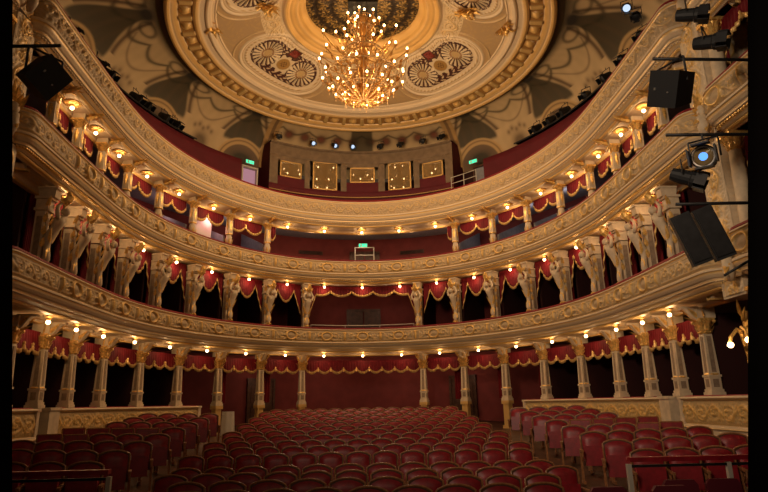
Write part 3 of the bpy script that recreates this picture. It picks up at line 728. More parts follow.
# ------------------------------------------------------------------ round ceiling
def ceiling():
    NA, R0 = 1500, 2.15
    # radius, height and gilding of the turned mouldings, outside in
    prof = [(7.02, 12.95, .7), (6.98, 12.86, .9), (6.90, 12.83, .9), (6.84, 12.86, .8), (6.80, 12.92, .3), (6.74, 12.93, .6), (6.66, 12.97, .9), (6.60, 13.02, .8), (6.58, 13.06, .1), (6.10, 13.14, .1), (6.08, 13.09, .8), (6.0, 13.06, .9), (5.92, 13.09, .6), (5.86, 13.15, 0), (5.70, 13.18, 0), (5.66, 13.14, .3), (5.60, 13.13, 0), (5.5, 13.2, 0), (5.46, 13.26, .2), (5.38, 13.3, 0), (5.34, 13.28, .2)]
    prof += [(r_, 13.3+(5.3-r_)*.36+.02, 0) for r_ in np.linspace(5.3, 3.05, 70)]
    prof += [(3.0, 14.1, .2), (2.95, 14.04, .3), (2.88, 14.02, .9), (2.80, 14.06, .9), (2.74, 14.14, .8), (2.66, 14.15, .9), (2.58, 14.2, .95), (2.48, 14.22, .7), (2.42, 14.3, .9), (2.32, 14.33, .95), (2.24, 14.42, .8), (2.17, 14.5, .9), (2.15, 14.6, .7)]
    pr = [prof[0]]
    for a_, b_ in zip(prof[:-1], prof[1:]):
        big = a_[0]-b_[0] > .2
        for k in ((.03, .15, .3, .45, .6, .75, .9, .97, 1.) if big else (.15, .85, 1.)): pr.append(tuple(a_[i]+(b_[i]-a_[i])*k for i in range(3)))
    pr = np.array(pr); A = np.linspace(0, 2*PI, NA, endpoint=False); TH, R = np.meshgrid(A, pr[:, 0], indexing='ij')
    Z = np.broadcast_to(pr[:, 1], R.shape).copy(); G = np.broadcast_to(pr[:, 2], R.shape).copy()
    C = np.ones(R.shape+(4,)); cream = np.array((.66, .52, .34)); gold = np.array((.72, .44, .13)); C[..., :3] = cream*(1-G[..., None])+gold*G[..., None]; C[..., 3] = G*.8
    def mix(mask, col, g=None):
        mask = np.clip(mask, 0, 1); C[..., :3] = C[..., :3]*(1-mask[..., None])+np.array(col)*mask[..., None]
        if g is not None: C[..., 3] = C[..., 3]*(1-mask)+g*mask
    ss = lambda a, b, x: np.clip((x-a)/(b-a), 0, 1)
    # bosses in the coffered band; dark ground between them paints in relief shade
    nb = 46; ph = (TH*nb/(2*PI)) % 1-.5; d = np.hypot(ph*2*PI*6.34/nb/.19, (R-6.34)/.19); boss = np.clip(1-d, 0, 1)**.5; band = (R < 6.58) & (R > 6.10)
    Z -= boss*.16*band; mix((d > 1)*band*1., (.34, .18, .05), .3); mix((boss > .2)*band*1., (.66, .42, .14), .7)
    bar = np.clip(1-np.abs(np.abs(ph)-.5)*2*PI*6.34/nb/.09, 0, 1)*band; Z -= (bar > 0)*.08; mix((bar > 0)*1., (.60, .40, .15), .6)
    # tan field with gilt arabesque
    fld = (R < 5.30) & (R > 3.05); mix(fld*1., (.40, .27, .135), 0.)
    tex = .5+.5*np.sin(TH*60+5*np.sin(R*6))*np.sin(R*14+3*np.cos(TH*22)); mix(fld*(tex > .72)*.35, (.50, .33, .12), .3)
    hs, gs_ = f_scroll(TH*3.5, (R-3.05)/.75, .5, .5); zone = (R < 3.8) & (R > 3.05); mix(zone*1., (.60, .46, .27), 0.); mix(zone*np.clip(hs*1.2, 0, 1), (.58, .40, .18), .5); Z -= zone*hs*.05
    for c in (52.5, 127.5, 232.5, 307.5):
        a = ((TH-math.radians(c)+PI) % (2*PI))-PI; u = a*4.2; v = R-4.16; u2 = np.abs(u)
        E = np.hypot(np.maximum(u2-.95, 0), v)                      # stadium distance
        E = np.where(u2 < .95, np.abs(v), E)
        m_ = ss(1.16, 1.12, E)*(R < 5.31)
        mix(m_, (.66, .53, .35), 0.); Z -= .05*np.exp(-((E-1.08)/.05)**2)*(R > 3.05)*(R < 5.31)
        rope = np.exp(-((E-.88)/.04)**2); mix(rope*(.5+.5*np.sin(a*150+v*30)), (.42, .25, .08), .7); Z -= rope*.03
        mix(np.exp(-((E-1.0)/.015)**2), (.36, .22, .09), .3)
        e0 = E < .72; mix(e0*1., (.06, .018, .012), 0.)
        for sg in (-1, 1):                                              # shells
            du, dv = u-sg*.98, v-.02; r_ = np.hypot(du, dv); t_ = np.arctan2(dv, du); fan = (r_ < .6)*(r_ > .16)
            mix(fan*e0*(np.cos(t_*20) > -.35)*1., (.60, .48, .30), .1); mix((r_ < .16)*e0*1., (.52, .36, .16), .4); mix((np.abs(r_-.22) < .035)*1.*e0, (.30, .16, .06), .3)
            Z -= fan*e0*.03*np.cos(t_*20)
        r_ = np.hypot(u, v*1.1); t_ = np.arctan2(v, u)
        cart = r_ < .46+.07*np.cos(t_*8); mix(cart*e0*1., (.62, .50, .32), .2); mix((r_ < .30)*1., (.36, .21, .06), .6); mix((r_ < .16)*(np.sin(u*50)*np.cos(v*45) > 0)*1., (.16, .08, .03), .5)
        arab = (np.sin(u*22+3*np.sin(v*14))*np.cos(v*24) > .35)*e0*(r_ > .5)*(np.hypot(u2-.98, v) > .62); mix(arab*1., (.55, .42, .25), .2)
        red = (np.abs(u) < .22)*(np.abs(v+.66) < .16); mix(red*1., (.19, .025, .012), 0); fr_ = (np.abs(u) < .3)*(np.abs(v+.66) < .23)*~red; mix(fr_*1., (.08, .03, .015), 0)
        # curved ribs beside the medallion
        rib = np.exp(-((E-1.34)/.03)**2)*(R < 5.3)*(R > 3.8); mix(rib, (.56, .40, .2), .5); Z -= rib*.04
    # rings of the central boss
    X = RC[0]+R*np.sin(TH); Y = RC[1]+R*np.cos(TH)
    o = grid('ceiling', np.stack([X, Y, Z], -1), M['paint'], None, C, close=True); tag(o, kind='structure')
    # open gilt grille in the middle
    rs = np.linspace(.02, 2.16, 60); TH, R = np.meshgrid(np.linspace(0, 2*PI, 240, endpoint=False), rs, indexing='ij')
    h, g_ = f_scroll(TH*2.2, R/1.08, .55, .5); h2, _ = f_scroll(TH*3.7, R/.6 % 1, .46, .3); h = np.maximum(h, h2)
    C = np.zeros(R.shape+(4,)); k = np.clip(h*1.8-.6, 0, 1)[..., None]; C[..., :3] = np.array((.02, .012, .006))*(1-k)+np.array((.42, .26, .07))*k; C[..., 3] = k[..., 0]*.7
    o = grid('ceiling_grille', np.stack([RC[0]+R*np.sin(TH), RC[1]+R*np.cos(TH), 14.62-h*.06], -1), M['paint'], None, C, close=True); tag(o, kind='structure')
ceiling()
def ceiling_plane():
    m = MB(); m.box((RC[0], RC[1]-2, 15.0), (22, 28, .1)); tag(m.build('ceiling_roof', M['dark']), kind='structure')
ceiling_plane()
# gilt cherub clusters on the tan field
def cluster():
    r = empty('ceiling_ornament'); m = MB(); rr = random.Random(3)
    for k in range(26):
        a = rr.uniform(0, 2*PI); L = rr.uniform(.25, .62); st = rr.uniform(0, .2)
        m.leaf((math.cos(a)*st, math.sin(a)*st*.8, -.05), (math.cos(a)*L, math.sin(a)*L*.7, -.10-rr.random()*.12), .07, (0, 0, -1), rr.uniform(.05, .3))
    m.build('gilt_leaves', M['gold'], r)
    m = MB(); pts = [(-.12, 0, -.1), (-.05, .02, -.2), (.05, 0, -.26), (.16, -.02, -.24)]; m.tube(pts, [.06, .09, .10, .05], 7); m.ball((.22, -.02, -.26), .075, 8, 6)
    for sg in (-1, 1): m.tube([(.08, sg*.06, -.25), (.12, sg*.2, -.3), (.22, sg*.28, -.28)], [.04, .035, .025], 6); m.tube([(-.12, sg*.03, -.12), (-.25, sg*.1, -.16), (-.38, sg*.08, -.12)], [.06, .045, .03], 6)
    m.build('cherub_figure', M['gold'], r, smooth=True)
    return register(r)
cl = cluster()
for px, py, z, rz, lb in ((-5.28, 18.35, 13.42, 1.2, 'gilt cherub and leaf cluster at the left edge of the round ceiling'), (-3.25, 18.0, 13.95, .3, 'gilt leaf cluster above the left ceiling medallion'),
                      (4.0, 18.0, 13.85, -.3, 'gilt leaf cluster above the right ceiling medallion'), (5.55, 18.3, 13.38, -1.4, 'gilt cherub and leaf cluster at the right edge of the round ceiling')):
    o = inst(cl); o.location = (px, py, z); o.rotation_euler = (0, 0, rz); tag(o, lb, 'ornament')

# ------------------------------------------------------------------ chandelier
PCH = 130.; CHC = (1., .68, .39)
def chandelier():
    r = empty('chandelier', (RC[0], RC[1], 0), label='huge gilt crystal chandelier with tiers of lit bulbs under the round ceiling', cat='chandelier')
    m = MB(); m.tube([(0, 0, 14.43), (0, 0, 10.6)], .035, 8)
    m.lathe([(.05, 10.45), (.12, 10.5), (.07, 10.6), (.2, 10.75), (.3, 10.95), (.16, 11.15), (.1, 11.4), (.22, 11.6), (.12, 11.85), (.1, 12.3), (.2, 12.6), (.1, 12.9), (.08, 13.4), (.18, 13.6), (.08, 13.9), (.22, 14.1), (.1, 14.3)], n=12)
    m.build('stem', M['brass'], r, smooth=True)
    tiers = [(1.68, 12.95, 7, 12.4, 0.1), (1.62, 12.3, 11, 11.9, .35), (1.5, 11.6, 13, 11.3, .2), (1.12, 11.15, 12, 10.95, .1), (.7, 10.85, 9, 10.75, 0.), (1.05, 13.3, 6, 12.9, .3), (.7, 13.6, 6, 13.3, .1), (.62, 14.15, 7, 13.9, 0.), (.3, 14.3, 4, 14.1, .2)]
    am = {}
    for ti, (R, z, n_, zh, ph) in enumerate(tiers):
        a_ = MB(); T = np.linspace(0, 1, 12); dz = z-.12-zh
        pts = [(.08+(R-.08)*t, 0, zh-.28*math.sin(t*PI)*(1 if R > .7 else .6)+dz*t**1.5) for t in T]; a_.tube(pts, [.026-.010*t for t in T], 5)
        cx = R*.55; a_.tube([(cx+.10*math.cos(q), 0, zh-.12+.10*math.sin(q)) for q in np.linspace(0, 5.4, 10)], .014, 4)
        a_.lathe([(.01, -.03), (.055, .0), (.06, .02), (.02, .03), (.02, .10)], (R, 0, z-.14), 8)
        for q in (.35, .6, .82): a_.leaf((R*q, 0, zh-.1), (R*q+.12, 0, zh+.12), .05, (0, 1, 0), .1)
        a_.v = [np.vstack(a_.v)]
        b_ = MB(); b_.ball((R, 0, z), (.042, .042, .056), 8, 6)
        c_ = MB()
        c_.lathe([(.0, -.16), (.02, -.10), (.008, -.06), (.016, -.03), (.0, 0)], (R, .0, z-.17), 5)
        ao = bo = co = None
        for k in range(n_):
            ang = 2*PI*k/n_+ph
            if ao is None: ao, bo, co = a_.build('arm', M['brass'], r, smooth=True), b_.build('bulb', M['candle'], None, smooth=True), c_.build('crystal_pendant', M['crystal'], None); A1 = ao
            else:
                A1 = ao.copy(); COL.objects.link(A1)
            A1.rotation_euler = (0, 0, ang); A1.parent = r
            if k == 0: bo.parent = A1; co.parent = A1
            else:
                for src in (bo, co): q = src.copy(); COL.objects.link(q); q.parent = A1
    for R, z in ((1.35, 11.62), (.95, 11.0), (.75, 12.6), (.45, 13.6), (.5, 14.0)):
        m = MB(); m.tube([(R*math.cos(a), R*math.sin(a), z) for a in np.linspace(0, 2*PI, 40)], .022, 5)
        n_ = int(R*18)
        for k in range(n_):
            a = 2*PI*k/n_; m.lathe([(.0, -.14), (.022, -.08), (.014, -.03), (.0, 0)], (R*math.cos(a), R*math.sin(a), z-.02), 5)
        m.build('crystal_ring', M['crystal'], r)
    m = MB()
    for k in range(16):
        a = 2*PI*k/16
        m.tube([(R_*math.cos(a), R_*math.sin(a), z_) for R_, z_ in ((1.35, 11.62), (1.25, 11.3), (.95, 11.0), (.55, 10.75), (.1, 10.6))], .013, 4)
        m.tube([(R_*math.cos(a), R_*math.sin(a), z_) for R_, z_ in ((1.35, 11.62), (.85, 11.95), (.6, 12.4), (.75, 12.6))], .013, 4)
        m.tube([(R_*math.cos(a), R_*math.sin(a), z_) for R_, z_ in ((.75, 12.6), (.35, 13.0), (.3, 13.4), (.45, 13.6), (.3, 13.9), (.5, 14.0))], .012, 4)
    m.build('bead_chain', M['crystal'], r)
    return r
chandelier()
m = MB(); m.box((RC[0]-.0, RC[1]-.1, 15.0-.32), (1.1, .9, .5)); tag(m.build('winch_box', M['board']), 'dark box in the ceiling opening above the chandelier', 'box')
for k in range(6):
    a = k*PI/3+.3; point((RC[0]+1.3*math.cos(a), RC[1]+1.3*math.sin(a), 9.5), PCH, .08, 'chandelier_light', CHC)
point((RC[0], RC[1], 9.0), PCH*2.0, .08, 'chandelier_light', CHC)
for k in range(3): a = k*2.1; point((RC[0]+.9*math.cos(a), RC[1]+.9*math.sin(a), 13.4), 34, .08, 'chandelier_light')

# ------------------------------------------------------------------ stalls floor
def zf(y): return -1.95 if y < 11.7 else -1.95+(y-11.7)*.075
def floor():
    X = np.linspace(-12, 12, 2); Y = np.array([4.5, 8, 11.7, 14, 17, 20, 23, 26, 30.]); YY, XX = np.meshgrid(Y, X, indexing='ij')
    tag(grid('floor', np.stack([XX, YY, np.vectorize(zf)(YY)], -1), M['floor'], None, smooth=False), kind='structure')
    for sg in (1, -1):       # raised side platforms with steps
        m = MB(); v = []
        for y, z in ((9.0, -1.76), (18.0, -1.05), (30, -1.0)):
            v += [(AX+sg*4.0, y, z), (AX+sg*11.5, y, z), (AX+sg*4.0, y, -2.3), (AX+sg*11.5, y, -2.3)]
        m.add(v, [(0, 1, 5, 4), (0, 4, 6, 2), (1, 3, 7, 5), (0, 2, 3, 1), (4, 5, 9, 8), (4, 8, 10, 6)]); tag(m.build('floor_side_%s' % SPACE[sg], M['floor']), kind='structure')
        m = MB()
        for k in range(3): m.box((AX+sg*(3.9-.2*k), 10.6, -1.66-.1*k-.05), (.22, 1.3, .1))
        o = m.build('aisle_steps', M['carpet']); tag(o, 'short carpeted aisle steps up to the %s side seats' % SPACE[sg], 'steps')
        m = MB()
        for k in range(3): m.box((AX+sg*(3.9-.2*k), 9.93, -1.66-.1*k-.03), (.22, .03, .05))
        m.build('step_edge', M['offwhite'], o)
floor()

# ------------------------------------------------------------------ chairs
def arched_chair():
    r = empty('stalls_chair')
    # backrest outline: straight sides, arched top; faces -Y
    w, zt, zs = .25, .93, .865
    T = np.linspace(-1, 1, 17); top = [(w*t, zs+(zt-zs)*(1-abs(t)**2.4)) for t in T]
    # cushion: domed grid
    U = np.linspace(-1, 1, 13); V = np.linspace(0, 1, 9); UU, VV = np.meshgrid(U, V, indexing='ij')
    ww = w-.028; zt_ = zs-.025+(zt-zs)*(1-np.abs(UU)**2.4); X = UU*ww; Z = .44+(zt_-.44)*VV
    puff = .05*(1-np.abs(UU)**4)*(1-np.abs(2*VV-1)**6); Yb = -.03-puff-.0*(VV) ; rake = (Z-.44)*.16
    F = np.stack([X, Yb+rake, Z], -1)
    grid('backrest', F, M['velvet'], r)
    m = MB()                                                   # back shell
    ol = [(-w, .42)]+top+[(w, .42)]; n_ = len(ol); v = []
    for yy in (-.028, .028): v += [(x, yy+(z-.44)*.16, z) for x, z in ol]
    f = [tuple(range(n_)), tuple(range(2*n_-1, n_-1, -1))]+[(i, n_+i, n_+(i+1) % n_, (i+1) % n_) for i in range(n_)]
    m.add(v, f); m.build('back_shell', M['darkwood'], r)
    m = MB(); m.tube([(x, (z-.44)*.16-.02, z) for x, z in ol], .016, 6); m.build('back_frame', M['wood'], r, smooth=True)
    m = MB(); m.box((0, -.12, .50), (.42, .09, .36), rx=-.12); m.build('seat', M['velvet'], r)      # tipped up
    for sx in (-1, 1):
        m = MB(); m.box((sx*.272, -.16, .60), (.05, .34, .035)); m.tube([(sx*.272, -.32, .6), (sx*.272, -.33, .5), (sx*.272, -.25, .42)], .018, 6); m.box((sx*.272, -.03, .3), (.04, .1, .6)); m.box((sx*.272, -.1, .03), (.05, .3, .05))
        m.build('armrest', M['wood'], r)
    m = MB(); m.box((.262, .055, .80), (.018, .012, .07)); m.build('number_plate', M['steel'], r)
    return register(r)
def square_chair():
    r = empty('side_chair'); m = MB(); m.box((0, 0, .66), (.42, .05, .46), rx=-.14); m.build('backrest', M['velvet'], r)
    m = MB(); pts = [(-.23, -.03, .4), (-.23, .04, .9), (.23, .04, .9), (.23, -.03, .4)]
    for a, b in zip(pts[:-1], pts[1:]): m.tube([a, b], .02, 6)
    m.build('back_frame', M['wood'], r)
    m = MB(); m.box((0, -.24, .43), (.44, .44, .08)); m.build('seat', M['velvet'], r)
    for sx in (-1, 1):
        for y0 in (-.42, -.03): m = MB(); m.tube([(sx*.2, y0, .4), (sx*.21, y0, 0)], .018, 6); m.build('leg', M['darkwood'], r)
    return register(r)
ac = arched_chair(); sq = square_chair()
rows = [7.78, 8.72, 9.70, 10.70, 12.50]+[13.45+.95*i for i in range(11)]
for i, y in enumerate(rows):
    wid = [10, 10, 12, 12][i] if i < 4 else 13
    if i == 0: wid = 9
    off = [.0, .0, .05, 0][i] if i < 4 else (.12 if i % 2 else -.12)
    for j in range(wid):
        x = AX-.1+off+(j-(wid-1)/2)*.555; yy = y+.018*(x-AX)**2*-.6
        o = inst(ac); o.location = (x, yy, zf(y)); o.rotation_euler = (0, 0, random.uniform(-.015, .015)+.0*x)
        tag(o, 'red centre stalls seat, %s row from the stage, %s from its left end' % (ORD[i], ORD[j]), 'seat', 'red seats of the centre stalls')
# side blocks: seats turned towards the stage
for sg in (1, -1):
    for i in range(8):
        y = 9.5+1.06*i
        for j in range(5):
            x = AX+sg*(4.35+.60*j); yy = y+(.12*j if i else .05*j)
            if i >= 5 and j == 4: continue
            proto = sq if (i == 4 and j >= 1) or (i == 3 and j >= 3) else ac
            z = -1.76+(yy-9.)*.0789
            o = inst(proto); o.location = (x, yy, z+.004); o.rotation_euler = (0, 0, sg*(-.35 if i % 2 else -.28)+random.uniform(-.05, .05))
            tag(o, 'red %s side block seat, %s row from the stage, %s from the aisle' % (SPACE[sg], ORD[i], ORD[j]), 'seat', 'seats of the %s side block' % SPACE[sg])
# front side barrier and panel-backed seats
def panel_seat():
    r = empty('panel_seat'); m = MB(); w = .24; ol = [(-w, .35), (-w, .80), (-w+.05, .86), (w-.05, .86), (w, .80), (w, .35)]; n_ = 6; v = []
    for yy in (-.03, .03): v += [(x, yy+(z-.4)*.15, z) for x, z in ol]
    m.add(v, [tuple(range(6)), tuple(range(11, 5, -1))]+[(i, 6+i, 6+(i+1) % 6, (i+1) % 6) for i in range(6)]); m.build('backrest', M['cushion'], r)
    m = MB(); m.box((0, -.2, .4), (.46, .42, .08)); m.build('seat', M['cushion'], r)
    for sx in (-1, 1): m = MB(); m.tube([(sx*.2, -.35, .38), (sx*.2, -.37, 0)], .015, 5); m.tube([(sx*.2, 0, .38), (sx*.2, .03, 0)], .015, 5); m.build('leg_pair', M['metal'], r)
    return register(r)
ps = panel_seat()
for sg in (1, -1):
    x0, x1 = 3.6, 6.3
    r = empty('side_barrier', label='velvet topped barrier with black bar before the %s side seats' % SPACE[sg], cat='barrier')
    yb = 8.55; zt = -.84
    m = MB(); m.box((AX+sg*(x0+x1)/2, yb, zt), (x1-x0, .12, .06)); m.build('velvet_top', M['velvet'], r)
    m = MB(); m.box((AX+sg*(x0+x1)/2, yb, zt-.09), (x1-x0, .04, .035)); m.build('bar', M['metal'], r)
    for k, xx in enumerate((x0, (x0+x1)/2+.1, x1)):
        m = MB(); m.box((AX+sg*xx, yb, (zt-1.95)/2-.03), (.06, .06, 1.95+zt-.06)); m.build('post', M['offwhite'], r)
    for j, (xx, yy) in enumerate(((4.15, 8.2), (4.75, 8.2), (5.35, 8.2))):
        o = inst(ps); o.location = (AX+sg*xx, yy, -1.95+.004); o.rotation_euler = (0, 0, 0); tag(o, 'plain dark red chair before the %s barrier, %s out from the aisle' % (SPACE[sg], ORD[j]), 'chair', 'plain chairs before the %s barrier' % SPACE[sg])
for sg, xs in ((-1, (2.62+.22, 3.4+.2)), (1, (2.95, 3.75))):
    for j, xx in enumerate(xs):
        o = inst(ps); o.location = (AX+sg*xx, 7.72 if j == 0 else 7.7, -1.95+.004); o.rotation_euler = (0, 0, 0); tag(o, 'plain mauve chair at the %s end of the front row, %s one out' % (SPACE[sg], ORD[j]), 'chair', 'plain chairs at the %s end of the front row' % SPACE[sg])

# ------------------------------------------------------------------ things by the rear left and right aisles
def covered_chair(x, y, z, lab):
    r = empty('covered_chair', (x, y, z), label=lab, cat='chair')
    S = np.linspace(0, 2*PI, 28, endpoint=False); Z = np.linspace(0, .95, 9); SS, ZZ = np.meshgrid(S, Z, indexing='ij'); k = .27-.06*ZZ+.015*np.sin(SS*7)
    grid('dust_cover', np.stack([np.cos(SS)*k, np.sin(SS)*k*.8, ZZ], -1), M['offwhite'], r, close=True)
    m = MB(); m.box((0, 0, .9), (.36, .3, .1), taper=.7); m.build('cushion', M['offwhite'], r)
covered_chair(-4.75, 22.2, zf(22.2)+.004, 'seat under a pale dust cover at the rear left of the centre stalls')

# ------------------------------------------------------------------ stage side lighting
def flood(name, loc, rz, tilt, size, label):
    r = empty(name, loc, rz, label=label, cat='stage light'); w, h, d = size
    m = MB(); v = [(-w/2, -d/2, -h/2), (w/2, -d/2, -h/2), (w/2, -d/2, h/2), (-w/2, -d/2, h/2), (-w*.42, d/2, -h*.42), (w*.42, d/2, -h*.42), (w*.42, d/2, h*.42), (-w*.42, d/2, h*.42)]
    m.add(v, [(0, 1, 2, 3), (5, 4, 7, 6), (0, 4, 5, 1), (1, 5, 6, 2), (2, 6, 7, 3), (3, 7, 4, 0)])
    for k in range(4): m.box((0, d*.55+.03*k, 0), (w*.45, .012, h*.45))
    R = np.array(Matrix.Rotation(tilt, 3, 'X') @ Matrix.Rotation(.5, 3, 'Y'))
    m.build('housing', M['board'], r, xf=lambda V: V @ R.T)
    m = MB(); ya = .0
    for a, b in (((-w*.56, 0, 0), (-w*.56, 0, h*.75)), ((-w*.56, 0, h*.75), (w*.56, 0, h*.75)), ((w*.56, 0, h*.75), (w*.56, 0, 0))): m.tube([a, b], .018, 6)
    m.build('yoke', M['metal'], r); m = MB(); m.box((-w*.25, -d*.53, 0), (.02, .03, .04)); m.ball((w*.2, -d*.53, -.05), .015, 5, 4); m.build('catch', M['steel'], r, xf=lambda V: V @ R.T)
    return r
def pipe(name, pts, label, rad=.028):
    m = MB(); m.tube(pts, rad, 8); o = m.build('pipe', M['metal'], None, smooth=True); o.name = name; return tag(o, label, 'pipe')
flood('flood_light', (-4.86, 8.2, 4.98), 1.0, .35, (.48, .54, .42), 'large black square flood light hanging in front of the left boxes')
pipe('lighting_pipe', [(-6.2, 8.2, 5.5), (-4.66, 8.2, 5.54)], 'black horizontal pipe holding the left flood light')
flood('flood_light', (5.14, 8.2, 4.86), -1.15, .3, (.50, .58, .50), 'large black square flood light hanging in front of the upper right boxes')
pipe('lighting_pipe', [(4.9, 8.2, 5.40), (7.1, 8.2, 5.40)], 'black horizontal pipe holding the upper right flood light')
def par(loc, rz, tilt, label, lens='metal', sc_=1.):
    r = empty('spotlight', loc, rz, label=label, cat='spotlight'); R = np.array(Matrix.Rotation(tilt, 3, 'X'))*sc_
    X = lambda V: V @ R.T
    rotx = np.array(Matrix.Rotation(PI/2, 3, 'X')); f = lambda V: (V @ rotx.T) @ R.T
    m = MB(); m.lathe([(.05, -.22), (.11, -.2), (.13, -.05), (.13, .12), (.15, .14), (.15, .2), (.12, .2)], n=14); m.build('can', M['board'], r, xf=f)
    m = MB(); m.lathe([(.115, .2), (.1, .215), (.05, .225), (.0, .228)], n=16); m.build('lens', M['glass' if lens == 'blue' else lens], r, xf=f)
    if lens == 'blue':
        m = MB(); m.ball((0, .0, .225), (.055, .055, .012), 12, 5); m.build('lamp_glow', M['blue'], r, xf=f)
        m = MB(); m.tube([(.125*math.cos(a), .125*math.sin(a), .205) for a in np.linspace(0, 2*PI, 24)], .012, 5); m.build('lens_ring', M['steel'], r, xf=f)
    m = MB()
    for a, b in (((-.17, 0, 0), (-.17, 0, .26)), ((-.17, 0, .26), (.17, 0, .26)), ((.17, 0, .26), (.17, 0, 0)), ((0, 0, .26), (0, 0, .34))): m.tube([a, b], .012, 5)
    m.build('yoke', M['metal'], r, xf=lambda V: V*sc_)
    m = MB()
    for q in (-1, 1): m.box((q*.15, -.29, 0), (.02, .18, .2)); m.box((0, -.29, q*.15), (.2, .18, .02))
    m.build('barn_door', M['metal'], r, xf=X)
    return r
par((5.50, 8.2, 3.62), -.7, .2, 'black spotlight with a glowing blue lens by the right boxes', 'blue', 1.25)
par((5.15, 8.3, 3.35), 1.0, .5, 'smaller black spotlight with barn doors hanging under the blue lensed one', 'metal', .9)
pipe('lighting_pipe', [(4.95, 8.25, 4.05), (7.1, 8.25, 4.08)], 'black pipe above the blue lensed spotlight')
par((5.62, 8.2, 6.25), 1.0, .3, 'black spotlight high up by the right portal, the nearer of a pair', 'metal', .85)
par((5.85, 8.2, 5.72), .8, .3, 'black spotlight high up by the right portal, the outer of a pair', 'metal', .9)
pipe('boom_pipe', [(7.1, 8.25, -1.9), (7.1, 8.25, 9.)], 'tall black vertical pipe carrying the right stage lights', .04)
pipe('boom_pipe', [(-6.2, 8.25, -1.9), (-6.2, 8.25, 9.)], 'tall black vertical pipe carrying the left stage light', .04)
for k, (x, z, rz, h_) in enumerate(((5.04, 2.30, -.45, .80), (5.37, 2.38, -.45, .82))):
    r = empty('speaker_panel', (x, 8.2-.05*k, z), rz, label='tall flat black speaker panel below the blue spotlight, the %s of the two' % ('inner' if k == 0 else 'outer'), cat='speaker')
    m = MB(); m.box((0, 0, 0), (.28, .22, h_), rx=.12); m.build('cabinet', M['board'], r, xf=lambda V: V @ np.array(Matrix.Rotation(-.3, 3, 'Y')).T)
    m = MB(); m.box((0, -.12, 0), (.24, .02, h_-.06), rx=.12); m.build('grille', M['metal'], r, xf=lambda V: V @ np.array(Matrix.Rotation(-.3, 3, 'Y')).T)
pipe('lighting_pipe', [(4.93, 8.25, 2.88), (7.1, 8.25, 2.92)], 'black pipe holding the two speaker panels')
pipe('lighting_strut', [(5.5, 8.25, 1.75), (7.1, 8.25, 2.6)], 'black slanting strut beside the speaker panels', .02)
# lights on the top gallery
i = 0
for s, w_ in [(s, -1) for s in (-13.2, -11.6, -11.0, -9.6, -9.1, -8.2, -7.7)]+[(s, 1) for s in (7.4, 8.1, 8.8, 9.9, 11.0, 12.0, 13.2)]:
    x, y, nx, ny = RING.at(s, 1.75); side = sorted([q for q in (13.2, 11.6, 11.0, 9.6, 9.1, 8.2, 7.7)] if w_ < 0 else [7.4, 8.1, 8.8, 9.9, 11.0, 12.0, 13.2])
    k = side.index(abs(s)); par((x, y, 10.8+.28), math.atan2(ny, nx)-PI/2+random.uniform(-.5, .5), .6, 'black spotlight on the %s gallery wall shelf, %s from the booth' % (SPACE[w_], ORD[k]), 'metal', 1.05)
for k, s in enumerate((-3.3, -1.9, -1.05, -.35, .8, 1.6, 2.5, 3.3)):
    x, y, nx, ny = RING.at(s, 1.5); w_ = 'left' if s < .2 else 'right'; q = (3-k) if k < 4 else k-4
    par((x, y, 12.35), math.atan2(ny, nx)-PI/2+random.uniform(-.4, .4), .6, 'small spotlight on the booth roof, %s to the %s of its middle' % (ORD[q], w_), 'white_led' if k in (1, 2, 3) else 'metal', .8)
par((7.0, 12.5, 9.74), -.6, .7, 'twin lens work light over the top tier, the higher one', 'white_led', .8)
par((7.15, 12.4, 9.42), -.6, .7, 'twin lens work light over the top tier, the lower one', 'metal', .8)

